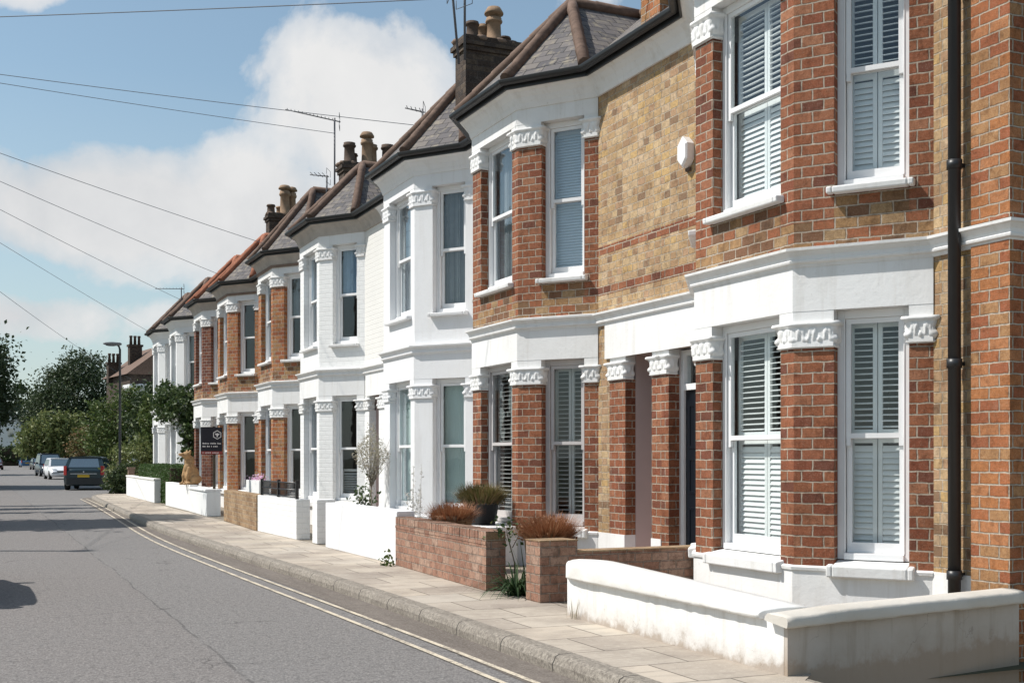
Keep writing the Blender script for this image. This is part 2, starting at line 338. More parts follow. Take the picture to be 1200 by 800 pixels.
def m_kerb():
    t = NT('granite_kerb'); p = t.pos(); g = t.noise(p, 34, 5, .75); f = t.noise(p, 3, 4)
    sx = t.n('ShaderNodeSeparateXYZ'); t.l(p, sx.inputs[0])
    jt = t.math('LESS_THAN', t.math('FRACT', t.math('DIVIDE', sx.outputs[1], .92)), .016)
    col = t.ramp(g, [(.32,(.11,.095,.08)),(.46,(.22,.195,.165)),(.6,(.33,.295,.25)),(.75,(.41,.375,.325))])
    col = t.mix(t.ramp(f, [(.45,0),(.7,.5)]), col, (.19,.165,.14,1)); col = t.mix(jt, col, (.045,.04,.035,1))
    t.pbr(col, .85, t.bump(t.math('SUBTRACT', g, jt), .7, .016)); return t.m
M['kerb'] = m_kerb()
M['soil'] = mat_plain('garden_concrete', (.30,.26,.21), .95, .4, 2, .4, 30)
M['earth'] = mat_plain('far_ground', (.10,.10,.06), .95, .4, .2, .3, 5)
M['bark'] = mat_plain('tree_bark', (.09,.07,.05), .95, .5, 8, .8, 30)
M['leaf_dark'] = mat_leaf('dark_leaves', (.030,.050,.020), (.046,.072,.025), (.075,.11,.04))
M['leaf_deep'] = mat_leaf('deep_leaves', (.036,.058,.026), (.054,.08,.033), (.09,.12,.05), .8, .18)
M['leaf_mid'] = mat_leaf('mid_leaves', (.06,.095,.026), (.092,.135,.036), (.17,.20,.065))
M['leaf_light'] = mat_leaf('light_leaves', (.10,.135,.042), (.155,.185,.065), (.28,.29,.12), 1.4)
M['leaf_climber'] = mat_leaf('climber_leaves', (.030,.060,.018), (.05,.085,.024), (.13,.17,.07), 2)
M['leaf_hedge'] = mat_leaf('hedge_leaves', (.045,.09,.022), (.06,.115,.03), (.09,.15,.045), 3)
M['leaf_strap'] = mat_leaf('strap_leaves', (.022,.05,.018), (.04,.075,.028), (.09,.13,.06), 6)
M['leaf_heather'] = mat_leaf('rusty_heather', (.24,.095,.045), (.33,.15,.075), (.46,.27,.15), 12)
M['leaf_shrub'] = mat_leaf('shrub_sprigs', (.09,.10,.03), (.16,.14,.05), (.30,.17,.10), 14)
M['leaf_pale'] = mat_leaf('pale_twigs', (.42,.38,.30), (.33,.31,.22), (.55,.5,.42), 10)
M['flower'] = mat_leaf('white_flower_spikes', (.66,.65,.62), (.55,.54,.5), (.72,.72,.70), 10)
M['pink'] = mat_leaf('pink_petals', (.6,.3,.5), (.7,.5,.65), (.75,.65,.75), 10)

# ------------------------------------------------------------------ camera and light
TH = R(24.672)
cam = bpy.data.cameras.new('camera'); co = bpy.data.objects.new('camera', cam); C.objects.link(co); S.camera = co
cam.sensor_fit = 'HORIZONTAL'; cam.sensor_width = 36; cam.lens = 1378/1200*36; cam.shift_y = 136/1200; cam.clip_end = 5000; cam.clip_start = .1
co.location = (0,0,1.5); co.rotation_euler = (R(90), 0, -TH)
SUN_EL = R(51); HX, HY = -.906, .423
sd = Vector((HX*math.cos(SUN_EL), HY*math.cos(SUN_EL), math.sin(SUN_EL)))
sl = bpy.data.lights.new('sun', 'SUN'); sl.energy = 4.6; sl.angle = R(.55); sl.color = (1,.955,.895)
so = bpy.data.objects.new('sun', sl); C.objects.link(so); so.rotation_euler = (-sd).to_track_quat('-Z','Y').to_euler(); so.location = (-30,20,40)
def world():
    w = bpy.data.worlds.new('World'); S.world = w; w.use_nodes = True; t = NT.__new__(NT); t.t = w.node_tree; t.t.nodes.clear()
    out = t.n('ShaderNodeOutputWorld'); bg = t.n('ShaderNodeBackground'); bg.inputs[1].default_value = SKY; t.l(bg.outputs[0], out.inputs[0])
    sky = t.n('ShaderNodeTexSky', sky_type='NISHITA', sun_disc=False); sky.sun_elevation = SUN_EL; sky.sun_rotation = math.atan2(HX, HY)
    sky.air_density = 1.0; sky.dust_density = 1.0; sky.ozone_density = 1.2
    d = t.n('ShaderNodeTexCoord').outputs['Generated']
    sx = t.n('ShaderNodeSeparateXYZ'); t.l(d, sx.inputs[0])
    az = t.math('ARCTAN2', sx.outputs[0], sx.outputs[1]); el = t.math('ARCSINE', sx.outputs[2])
    nz = t.noise(d, 7.5, 8, .58, .25); n2 = t.noise(d, 2.2, 5, .55)
    tot = None
    # cloud banks: azimuth, elevation, half-widths (degrees), weight
    for a0, e0, ra, re, wt in ((17.8,15.8,5.0,4.6,1.0),(13.2,11.2,6.0,3.3,1.0),(5.6,11.2,6.6,2.9,1.0),(1.2,20.7,3.4,1.2,.8),(1.5,6.3,4.4,1.2,.75),(11,6.6,5,.8,.55),(23,9,6,5,.8),(48,30,16,8,.6),(-70,24,20,9,.8),(150,26,24,9,.8)):
        u = t.math('DIVIDE', t.math('SUBTRACT', az, R(a0)), R(ra)); v = t.math('DIVIDE', t.math('SUBTRACT', el, R(e0)), R(re))
        g = t.math('MULTIPLY', t.math('SUBTRACT', 1.25, t.math('SQRT', t.math('ADD', t.math('MULTIPLY', u, u), t.math('MULTIPLY', v, v)))), wt)
        tot = g if tot is None else t.math('MAXIMUM', tot, g)
    den = t.math('ADD', t.math('MAXIMUM', tot, -.6), t.math('MULTIPLY', t.math('SUBTRACT', nz, .5), 2.3))
    mask = t.ramp(den, [(.09,0),(.30,.70),(.65,.98)])
    shade = t.ramp(t.math('ADD', t.math('MULTIPLY', n2, .55), t.math('MULTIPLY', nz, .45)), [(.34,(7.4,7.6,7.9)),(.5,(9.8,9.8,9.8)),(.66,(11,10.9,10.75))])
    hz = t.ramp(sx.outputs[2], [(.0,.7),(.13,.42),(.3,.12)])
    base = t.mix(hz, t.mix(1, sky.outputs[0], (1.62,1.76,1.62,1), 'MULTIPLY'), (6.9,7.8,8.3,1))
    t.l(t.mix(mask, base, shade), bg.inputs[0])
SKY = .07
world()
S.view_settings.view_transform = 'Standard'; S.view_settings.look = 'None'; S.view_settings.gamma = 1; S.view_settings.use_curve_mapping = False
S.view_settings.exposure = 0.22

# ------------------------------------------------------------------ ground
KERB = [(3.64,-6),(3.66,4),(3.72,9),(3.72,13),(3.58,16.5),(3.48,20.3),(3.40,25),(3.46,28),(3.56,32),(3.68,38),(3.86,44.5),(4.1,46.4),(4.8,48.2),(5.7,50),(6.3,54),(6.7,62),(7.3,80),(8.1,110),(9.3,170),(10.2,232)]
def dense(path, step):
    out = [path[0]]
    for a, b in zip(path, path[1:]):
        n = max(1, int(math.hypot(b[0]-a[0], b[1]-a[1])/step))
        out += [(a[0]+(b[0]-a[0])*i/n, a[1]+(b[1]-a[1])*i/n) for i in range(1, n+1)]
    return out
def smooth(path, it=2):
    for _ in range(it):
        q = [path[0]]
        for a, b in zip(path, path[1:]): q += [(.75*a[0]+.25*b[0], .75*a[1]+.25*b[1]), (.25*a[0]+.75*b[0], .25*a[1]+.75*b[1])]
        path = q + [path[-1]]
    return path
KERB = smooth(KERB)
m = MB()
for x0, x1, y0, y1 in ((-1500,4.7,-300,6.2),(14,1500,-300,6.2),(4.7,14,-300,-6),(-1500,1500,6.2,2500)): m.add([(x0,y0,-.03),(x1,y0,-.03),(x1,y1,-.03),(x0,y1,-.03)], [(0,1,2,3)])
struct('ground', m, M['earth'])
m = MB(); m.add([(4.7,-6,-.32),(14,-6,-.32),(14,6.7,-.32),(4.7,6.7,-.32)], [(0,1,2,3)]); struct('yard', m, M['soil'])
m = MB(); m.box(4.70,4.76,-6,6.0,-.33,.116); struct('yard_kerb', m, M['kerb'])
m = MB()   # road: from the far kerb to this one, in strips
for a, b in zip(KERB, KERB[1:]):
    m.add([(-4.3,a[1],0),(a[0],a[1],0),(b[0],b[1],0),(-4.3,b[1],0)], [(0,1,2,3)])
struct('road', m, M['asphalt'])
m = MB(); kk = [p for p in KERB if p[1] < 47]; ins = offs(kk, .34)
for i in range(len(kk)-1): m.add([(ins[i][0],ins[i][1],.004),(kk[i][0],kk[i][1],.004),(kk[i+1][0],kk[i+1][1],.004),(ins[i+1][0],ins[i+1][1],.004)], [(0,1,2,3)])
struct('road_gutter', m, M['gutter_strip'])
Ypath = dense(smooth([(3.22,-6),(3.22,7.1),(3.15,10.7),(3.02,15.5),(2.93,20.5),(2.98,24),(3.12,28),(3.3,33),(3.48,39),(3.56,45)]), .5)
m = MB()
for off in (.0, -.2):
    a = offs(Ypath, -off*1 if off == 0 else off); w = .048
    A = offs(a, w/2); B = offs(a, -w/2)
    for i in range(len(A)-1): m.add([(A[i][0],A[i][1],.009),(B[i][0],B[i][1],.009),(B[i+1][0],B[i+1][1],.009),(A[i+1][0],A[i+1][1],.009)], [(0,1,2,3)])
struct('road_marking', m, M['line'])
kd = dense(KERB, .35); rnd = random.Random(3)
m = MB(); rings = []
o0 = offs(kd, 0); o1 = offs(kd, -.02); o2 = offs(kd, -.05); o3 = offs(kd, -.16)
for i in range(len(kd)):
    j = [rnd.uniform(-.004,.004) for _ in range(4)]
    rings.append([(o0[i][0]+j[0],o0[i][1],-.02),(o0[i][0]+j[1],o0[i][1],.06),(o1[i][0]+j[2],o1[i][1],.105+j[3]*.5),(o2[i][0],o2[i][1],.121+j[0]*.3),(o3[i][0],o3[i][1],.124),(o3[i][0],o3[i][1],-.02)])
m.loft(rings); struct('kerb', m, M['kerb'])
pv = offs(KERB, -.16)
m = MB()
pd = dense(pv, .25); ex = lambda q: 4.70 if q[1] < 6.0 else max(4.98, q[0]+1.2)
for a, b in zip(pd, pd[1:]): m.add([(a[0],a[1],.12),(ex(a),a[1],.12),(ex(b),b[1],.12),(b[0],b[1],.12)], [(0,1,2,3)])
struct('pavement', m, M['paving'])
m = MB(); m.add([(4.985,6.15,.116),(7.2,6.43,.116),(7.2,49,.116),(4.985,49,.116)], [(0,1,2,3)]); struct('front_garden_ground', m, M['soil'])
m = MB(); m.box(-6.6,-4.3,-6,220,-.02,.12); struct('pavement', m, M['paving'])

# ------------------------------------------------------------------ houses
FX = 7.07; DEP = .67; A_ = .75; W_ = 1.68; LC = math.hypot(DEP, W_-A_)
R0, R1, L1, L0 = (0,-W_), (-DEP,-A_), (-DEP,A_), (0,W_)
BAY = [R0, R1, L1, L0]
def onR(s): return (R1[0]+DEP/LC*s, R1[1]-(W_-A_)/LC*s)
def onL(s): return (L1[0]+DEP/LC*s, L1[1]+(W_-A_)/LC*s)
NP, FP, CP, CE = .18, .29, .345, .955        # near / far front pillar, cant pillar, cant opening end
PILL = [[R0, onR(CE)], [onR(CP), R1, (-DEP,-A_+NP)], [(-DEP,A_-FP), L1, onL(CP)], [onL(CE), L0]]
OPEN = [(onR(CE), onR(CP)), ((-DEP,-A_+NP), (-DEP,A_-FP)), (onL(CP), onL(CE))]
Z_P, Z_C, Z_CT, Z_S0, Z_S1, Z_U, Z_UT, Z_F, Z_E = .58, 2.43, 2.65, 3.16, 3.28, 5.48, 5.72, 6.0, 6.3
cache = {}
def leafy(s, t, per):
    p = s/per; q = abs(math.cos(math.pi*p)); a = (q**.55)*math.sin(math.pi*min(1, .08+t*.95))**.6
    vein = .28*math.cos(5*math.pi*p + 3*t)*(1-abs(2*t-1))
    b = abs(math.cos(math.pi*(p+.5)))**.6*(math.sin(math.pi*min(1,t/.6)) if t < .6 else 0)
    dx = ((p+.5) % 1)-.5; r = math.hypot(dx*1.2, (t-.78)*1.5)
    scroll = max(0, math.cos(r*22))*max(0, 1-r*3.2)
    return max(a*.62, b*.8) + vein*.6 + scroll*.9
def capital(path, z0, z1, key):
    if key in cache: return cache[key]
    P = []; ret = .11
    def nrm(a, b): t = Vector((b[0]-a[0], b[1]-a[1])).normalized(); return Vector((-t.y, t.x))
    n0 = nrm(path[0], path[1]); n1 = nrm(path[-2], path[-1])
    full = [(path[0][0]-n0.x*ret, path[0][1]-n0.y*ret)] + list(path) + [(path[-1][0]-n1.x*ret, path[-1][1]-n1.y*ret)]
    d = []; 
    for i, (a, b) in enumerate(zip(full, full[1:])):
        L = math.hypot(b[0]-a[0], b[1]-a[1]); k = max(2, int(L/.011)); nn = nrm(a, b)
        for j in range(k + (1 if i == len(full)-2 else 0)):
            f = j/k; x = a[0]+(b[0]-a[0])*f; y = a[1]+(b[1]-a[1])*f
            n = nn
            if j == 0 and i > 0:
                pn = nrm(full[i-1], a); n = (pn+nn); n = n/max(.5, n.dot(nn))
            d.append((x, y, n, L*f, L))
    rows = 16; rings = []; h = z1-z0
    for r in range(rows+1):
        t = r/rows; z = z0 + h*t; ring = []
        for (x, y, n, s, L) in d:
            per = L/max(1, round(L/.115)); tt = min(1, max(0, (t-.1)/.72))
            if t < .1: o = .016 + .012*math.sin(math.pi*t/.1)
            elif t > .84: o = .052 + .006*math.sin(math.pi*(t-.84)/.16)
            else: o = .002 + .03*tt**1.6 + .044*leafy(s + per*.5, tt, per)
            if r in (0, rows): o = .004 if r == 0 else .05
            ring.append((x+n.x*o, y+n.y*o, z))
        rings.append(ring)
    m = MB(); m.loft(rings, closed=False, caps=False, smooth=True)
    top = [p[:2] for p in rings[-1]]; bot = [p[:2] for p in rings[0]]
    m.prism(strip(path, .03, .1), z0+.01, z1-.004)
    cp = strip(full[1:-1], .05, .12); m.prism(cp, z1-.012, z1)
    me = m.mesh('capital', None); cache[key] = me; return me
def with_mat(me, mat, key):
    k = (key, mat.name)
    if k not in cache:
        c = me.copy(); c.materials.clear(); c.materials.append(mat); cache[k] = c
    return cache[k]

def window(parent, a, b, z0, z1, kind, frame='white_paint', recess=.11):
    """sash window filling the opening a-b in plan; kind says what hangs behind the panes"""
    w = math.hypot(b[0]-a[0], b[1]-a[1]); h = z1-z0; ang = math.atan2(b[1]-a[1], b[0]-a[0]); mid = ((a[0]+b[0])/2, (a[1]+b[1])/2, z0)
    key = ('win', round(w,3), round(h,3)); y = -recess
    if key not in cache:
        f = MB(); j = .06
        f.box(-w/2,-w/2+j,y-.1,y,0,h); f.box(w/2-j,w/2,y-.1,y,0,h); f.box(-w/2+j,w/2-j,y-.1,y,h-.07,h); f.box(-w/2+j,w/2-j,y-.1,y+.03,0,.055)
        for sx in (-1,1): f.box(sx*(w/2-j)-.006,sx*(w/2-j)+.006,y-.012,y+.006,.056,h-.071)
        iw = w/2-j-.008; mz = .055 + (h-.125)*.5; st = .042
        u = MB(); yu0, yu1 = y-.05, y-.018
        u.box(-iw,-iw+st,yu0,yu1,mz-.02,h-.072); u.box(iw-st,iw,yu0,yu1,mz-.02,h-.072); u.box(-iw+st,iw-st,yu0,yu1,h-.072-st,h-.072); u.box(-iw+st,iw-st,yu0,yu1,mz-.02,mz+.022)
        for sx in (-1,1): u.prism([(sx*(iw-st/2)-.018,yu0),(sx*(iw-st/2)+.018,yu0),(sx*(iw-st/2)+.018,yu1),(sx*(iw-st/2)-.018,yu1)], mz-.085, mz-.02)
        l = MB(); yl0, yl1 = y-.088, y-.056
        l.box(-iw,-iw+st,yl0,yl1,.057,mz+.012); l.box(iw-st,iw,yl0,yl1,.057,mz+.012); l.box(-iw+st,iw-st,yl0,yl1,.057,.057+.085); l.box(-iw+st,iw-st,yl0,yl1,mz-.026,mz+.012)
        pu = MB(); pu.box(-iw+st,iw-st,y-.036,y-.032,mz+.022,h-.072-st)
        pl = MB(); pl.box(-iw+st,iw-st,y-.074,y-.070,.142,mz-.026)
        cache[key] = [q.mesh(n, None) for q, n in ((f,'window'),(u,'sash'),(l,'sash'),(pu,'pane'),(pl,'pane'))] + [iw, mz]
    f, u, l, pu, pl, iw, mz = cache[key]; fm = M[frame]
    wo = link('window', with_mat(f, fm, key+('f',)), parent, mid, ang, .004)
    for n, me, mt, k in (('sash',u,fm,'u'),('sash',l,fm,'l'),('pane',pu,M['glass'],'pu'),('pane',pl,M['glass'],'pl')):
        link(n, with_mat(me, mt, key+(k,)), wo)
    def slats(kk, mt, zr, tilts, pitch=.05, panels=2, depth=.5, gap=.03):
        k = ('sh', round(w,3), round(h,3), kk)
        if k not in cache:
            m = MB(); yy = y-.15
            for p in range(panels):
                x0 = -iw + 2*iw*p/panels + .004; x1 = -iw + 2*iw*(p+1)/panels - .004
                st = .036 if panels == 2 else .012
                for q0, q1, tilt in tilts:
                    m.box(x0,x0+st,yy-.014,yy+.014,q0,q1); m.box(x1-st,x1,yy-.014,yy+.014,q0,q1)
                    m.box(x0+st,x1-st,yy-.014,yy+.014,q0,q0+.05); m.box(x0+st,x1-st,yy-.014,yy+.014,q1-.05,q1)
                    zz = q0+.05+pitch/2
                    while zz < q1-.05-pitch*.3:
                        t = R(tilt); d = pitch*depth*1.12
                        m.obox(((x0+x1)/2, yy, zz), ((x1-x0)/2-st-.001,0,0), (0, math.cos(t)*d, math.sin(t)*d), (0, -math.sin(t)*.0035, math.cos(t)*.0035)); zz += pitch
            cache[k] = m.mesh('shutter', None)
        link('shutter', with_mat(cache[k], M[mt], k), wo)
    if kind == 'shutter': slats('a', 'shutter', None, [(.06,mz-.01,-62),(mz+.005,h-.09,-12)])
    elif kind == 'shutter_closed': slats('b', 'shutter', None, [(.06,mz-.01,-66),(mz+.005,h-.09,-58)])
    elif kind == 'slats_grey': slats('c', 'shutter_grey', None, [(.06,h-.09,-6)], .056)
    elif kind == 'blind_blue': slats('d', 'blind_blue', None, [(.1,h-.09,-60)], .036, 1)
    elif kind == 'low_slats': slats('e', 'shutter_grey', None, [(.06,h*.30,-35)], .05, 1)
    elif kind in ('blind_green','curtain','curtain_blue','split'):
        k = ('cu', round(w,3), round(h,3), kind)
        if k not in cache:
            m = MB(); n = 40; yy = y-.16
            lo = .07 if kind not in ('curtain_blue','split') else mz*.98
            am = .003 if kind == 'blind_green' else .02
            X = [-iw+2*iw*i/n for i in range(n+1)]; Yw = [yy+am*math.sin(i*1.9)+am*.5*math.sin(i*.7) for i in range(n+1)]
            m.loft([[(X[i],Yw[i],lo),(X[i],Yw[i]-.004,lo),(X[i],Yw[i]-.004,h-.08),(X[i],Yw[i],h-.08)] for i in range(n+1)], smooth=False)
            cache[k] = m.mesh('curtain', None)
        mt = {'split':'curtain'}.get(kind, kind)
        link('blind' if kind == 'blind_green' else 'curtain', with_mat(cache[k], M[mt], k), wo)
    return wo
def sill(parent, a, b, z0, z1, mat):
    w = math.hypot(b[0]-a[0], b[1]-a[1]); ang = math.atan2(b[1]-a[1], b[0]-a[0]); h = z1-z0
    key = ('sill', round(w,3), round(h,3), mat.name)
    if key not in cache:
        m = MB(); e = .05
        m.loft([[(x,-.11,0),(x,.085,-.0),(x,.09,h*.72),(x,-.11,h)] if abs(x) < w/2+.01 else [(x,.003,0),(x,.085,0),(x,.09,h*.72),(x,.003,h*.8)] for x in (-w/2-e,-w/2-.001)])
        m.loft([[(x,-.11,0),(x,.085,0),(x,.09,h*.72),(x,-.11,h)] for x in (-w/2+.001,w/2-.001)])
        m.loft([[(x,.003,0),(x,.085,0),(x,.09,h*.72),(x,.003,h*.8)] for x in (w/2+.001,w/2+e)])
        cache[key] = m.mesh('window_sill', mat)
    link('window_sill', cache[key], parent, ((a[0]+b[0])/2,(a[1]+b[1])/2,z0), ang, .012)

def house(idx, yc, ya, yb, door, label, st):
    """terraced house whose bay is centred at yc; [ya, yb] along the street, door: +1 far side, -1 near side"""
    H = thing('terraced_house', label, 'house', (FX, yc, 0), 0, 'bay-fronted terraced houses')
    ya -= yc; yb -= yc
    wallm, pil, apr, trim, plin = M[st['wall']], M[st['pillar']], M[st['apron']], M[st['trim']], M[st.get('plinth', st['trim'])]
    # --- plain wall either side of the bay
    w = MB(); T = .22; low = MB()
    sides = [(ya, -W_, -1), (W_, yb, 1)]
    do = None
    for s0, s1, sg in sides:
        w.box(0, T, s0, s1, Z_S1-.06, Z_E)
        if sg == door:
            if sg > 0: p0, o0, o1, p1 = s0, s0+st.get('dp',.14), s0+st.get('dp',.14)+.6, s1
            else: p1, o1, o0, p0 = s0, s1-st.get('dp',.28)-.6, s1-st.get('dp',.28), s1
            lo, hi = min(o0,o1), max(o0,o1); do = (lo, hi)
            w.box(0, .14, s0, s1, 2.72, Z_S1-.06)
            for q0, q1 in ((s0, lo), (hi, s1)):
                if q1-q0 < .02: continue
                if sg < 0 and q1 > -W_-.01 and q1-q0 > .5:
                    w.box(0, .14, q0+.38, q1, Z_P, 2.72); low.box(-.012, .14, q0+.3805, q1+.02, .1, Z_P); q1 = q0+.38
                q = MB(); q.box(0, .14, q0, q1, Z_P if idx > 1 else .1, Z_C); po = q.build('pillar', pil, H)
                cm = capital([(0,q0+.002),(0,q1-.002)], 0, Z_CT-Z_C, ('dcap', round(q1-q0,2)))
                c = link('capital', with_mat(cm, trim, ('dcap', round(q1-q0,2))), po, (0, (q0 if False else 0), Z_C))
                if round(q1-q0,2) and ('dcapy', round(q1-q0,2)) not in cache: cache[('dcapy', round(q1-q0,2))] = q0
                c.location = (0, q0 - cache[('dcapy', round(q1-q0,2))], Z_C)
                b = MB(); b.box(0.004, .14, q0+.001, q1-.001, Z_CT-.01, 2.72); b.build('impost', trim, H)
                if idx > 1: b = MB(); b.box(-.012, .14, q0, q1, .1, Z_P); b.build('plinth', plin, H)
            # porch recess
            dd = st.get('recess', .55); pm = M[st.get('porch','mauve')]
            b = MB(); b.box(.141, T+dd+.06, lo-.05, lo+.004, .12, 2.72); b.box(.141, T+dd+.06, hi-.004, hi+.05, .12, 2.72); b.box(.141, T+dd, lo-.05, hi+.05, 2.721, 2.78); b.box(-.1, T+dd, lo, hi, .1, .22)
            b.build('porch', pm, H)
            fm = M['white_paint']; x0 = T+dd-.16
            b = MB(); b.box(x0,x0+.1,lo,lo+.055,.22,2.7); b.box(x0,x0+.1,hi-.055,hi,.22,2.7); b.box(x0,x0+.1,lo+.055,hi-.055,2.25,2.32); b.box(x0,x0+.1,lo+.055,hi-.055,2.64,2.7); b.build('door_frame', fm, H, bevel=.004)
            b = MB(); y0, y1 = lo+.057, hi-.057; b.box(x0+.03,x0+.075,y0,y1,.225,2.248)
            for z0, z1 in ((.4,.95),(1.1,1.5),(1.6,2.1)):
                for q0, q1 in ((y0+.06,(y0+y1)/2-.03),((y0+y1)/2+.03,y1-.06)):
                    b.box(x0+.022,x0+.03,q0,q1,z0,z0+.03); b.box(x0+.022,x0+.03,q0,q1,z1-.03,z1); b.box(x0+.022,x0+.03,q0,q0+.03,z0+.03,z1-.03); b.box(x0+.022,x0+.03,q1-.03,q1,z0+.03,z1-.03)
            d_ = b.build('door', M['door_navy'], H)
            b = MB(); b.tube([(x0+.03,y0+.06,1.1),(x0-.02,y0+.06,1.1)], [.012,.025]); b.build('door_handle', M['metal'], d_)
            b = MB(); b.box(x0+.05,x0+.056,lo+.056,hi-.056,2.325,2.635); b.build('pane', M['glass'], H)
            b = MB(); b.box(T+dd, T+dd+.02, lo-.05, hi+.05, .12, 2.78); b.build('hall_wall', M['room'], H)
            # white frieze over the doorways
            f0, f1 = (s0+.0, s1) if sg > 0 else (s0, s1-st.get('fz', .12))
            b = MB(); b.box(-.025, -.0005, f0, f1, 2.705, Z_S0+.01); b.build('frieze', trim, H)
        else:
            w.box(0, T, s0, s1, Z_P, Z_S1-.06); low.box(-.02, T, s0, s1, .1, Z_P)
    if idx in (1,2):
        b = MB(); s0, s1 = (W_, yb) if door > 0 else (ya, -W_)
        for z in (3.5, 4.0): b = MB(); b.box(-.003, .01, s0+.001, s1-.001, z, z+.1); b.build('red_band', M['red'], H)
    # party and back walls
    w.box(T, 4, ya, ya+.1, .1, Z_E-.05); w.box(T, 4, yb-.1, yb, .1, Z_E-.05); w.box(4, 4.2, ya, yb, .1, Z_E-.05)
    w.build('wall', wallm, H)
    # --- the bay
    b = MB(); b.prism(strip(BAY, .02, .2), .1, Z_P-.035); low.add(b.v, b.f); 
    low.build('plinth', plin, H)
    b = MB(); sweep(b, BAY, [(-.18,Z_P-.035),(.035,Z_P-.035),(.04,Z_P-.01),(.01,Z_P+.004),(-.18,Z_P+.004)]); b.build('plinth_band', plin, H)
    for k, pp in enumerate(PILL):
        for lev, (z0, z1, zt) in enumerate(((Z_P+.004, Z_C, Z_CT), (3.5, Z_U, Z_UT))):
            pk = ('pil', k, lev)
            if pk not in cache:
                b = MB(); b.prism(strip(pp, 0, .21), z0, z1); cache[pk] = b.mesh('pillar', None)
            po = link('pillar', with_mat(cache[pk], pil, pk), H)
            cm = capital(pp, z1, zt, ('cap', k, lev)); link('capital', with_mat(cm, trim, ('cap', k, lev)), po)
            ik = ('imp', k, lev)
            if ik not in cache:
                b = MB(); b.prism(strip(pp, .012, .2), zt, (2.745, 5.775)[lev]); cache[ik] = b.mesh('impost', None)
            link('impost', with_mat(cache[ik], trim, ik), H)
    b = MB(); b.prism(strip(BAY, .015, .2), 2.745, Z_S0+.01); b.build('frieze', trim, H)
    b = MB(); b.prism(strip(BAY, .015, .2), 5.775, 6.2); b.build('frieze', trim, H)
    b = MB(); b.prism(strip(BAY, -.001, .2), Z_S1-.05, 3.5)
    for a, c in OPEN: b.prism(strip([a, c], -.001, .2), 3.5, 3.712)
    b.build('apron', apr, H)
    if st.get('band'):
        b = MB(); sweep(b, BAY, [(-.05,3.60),(.0015,3.60),(.0015,3.69),(-.05,3.69)])
    # string course right along the front
    prof = [(-.01,Z_S0-.04),(.022,Z_S0-.04),(.03,Z_S0-.015),(.055,Z_S0-.005),(.06,Z_S0+.012),(.05,Z_S0+.022),(.055,Z_S0+.05),(.085,Z_S0+.085),(.105,Z_S0+.092),(.108,Z_S0+.115),(.0,Z_S0+.135),(-.01,Z_S0+.135)]
    path = [(0,ya+.001)] + BAY + [(0,yb-.001)]
    if idx == 1: path = [(1.5,ya+.001)] + path
    b = MB(); sweep(b, path, prof); b.build('string_course', trim, H)
    # windows and sills
    kinds = st['win']
    for k, (a, c) in enumerate(OPEN):
        window(H, a, c, .64, 2.745, kinds[0][k], st.get('frame','white_paint')); sill(H, a, c, .5, .635, plin)
        window(H, a, c, 3.79, 5.775, kinds[1][k], st.get('frame_up','white_paint')); sill(H, a, c, 3.713, 3.79, trim)
    # room behind the windows
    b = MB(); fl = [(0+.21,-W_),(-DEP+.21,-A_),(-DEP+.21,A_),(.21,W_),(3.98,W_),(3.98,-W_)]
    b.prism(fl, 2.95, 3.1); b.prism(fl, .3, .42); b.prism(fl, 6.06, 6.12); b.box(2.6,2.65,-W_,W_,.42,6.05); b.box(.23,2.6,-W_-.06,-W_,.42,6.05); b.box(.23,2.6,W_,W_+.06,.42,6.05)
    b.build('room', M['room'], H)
    # eaves: cornice, fascia, gutter
    ep = [(0,ya+.001)] + BAY + [(0,yb-.001)]
    cor = [(.0,5.97),(.03,5.97),(.045,6.01),(.05,6.03),(.085,6.10),(.135,6.165),(.175,6.19),(.185,6.2),(.185,6.215),(.0,6.215)]
    if st.get('brown'):
        b = MB(); sweep(b, ep, [(.0,5.93),(.05,5.93),(.05,5.99),(.0,5.99)]); b.build('dentil_band', M['stone_brown'], H)
    b = MB(); sweep(b, ep, cor); b.build('cornice', M[st['cornice']], H)
    b = MB(); sweep(b, ep, [(.185,6.19),(.208,6.19),(.208,6.31),(.185,6.31)]); gp = [(.209+.056+.056*math.cos(t), 6.285+.056*math.sin(t)) for t in [math.pi + math.pi*i/7 for i in range(8)]] + [(.209+.112,6.295),(.209,6.295)]
    sweep(b, ep, gp)
    for yy in [ya+.3+i*.8 for i in range(int((yb-ya)/.8))]:
        pass
    b.build('gutter', M['black_plastic'], H)
    # roof: hipped bay roof running back to the main ridge
    e = .235; E0 = offs(ep, e); ax, za = st.get('apex', (.50, 7.78)); xm = 1.62
    eA, e0, e1, e2, e3, eB = [(p[0],p[1],6.30) for p in E0]
    ap = (ax,0,za); mr = (xm,0,za); rA = (xm,ya,za); rB = (xm,yb,za); bA = (4.3,ya,6.2); bB = (4.3,yb,6.2)
    b = MB(); b.add([eA,e0,e1,e2,e3,eB,ap,mr,rA,rB,bA,bB], [(1,2,6),(2,3,6),(3,4,6),(1,6,7),(4,7,6),(0,1,7,8),(4,5,9,7),(8,7,9,11,10)])
    ro = b.build('roof', M['slate'], H); sm = ro.modifiers.new('thick','SOLIDIFY'); sm.thickness = .05; sm.offset = -1
    hm = M[st.get('hip','terracotta')]
    def hip(p, q, r=.085, drop=.0):
        p, q = Vector(p), Vector(q); L = (q-p).length; n = max(2, int(L/.36)); pts = []; rs = []
        for i in range(n):
            a = p + (q-p)*(i/n); c = p + (q-p)*((i+.97)/n)
            pts += [a, c]; rs += [r*1.0, r*.9]
        b = MB(); b.tube(pts, rs, 10); return b.build('hip_tile', hm, H)
    up = Vector((0,0,.03))
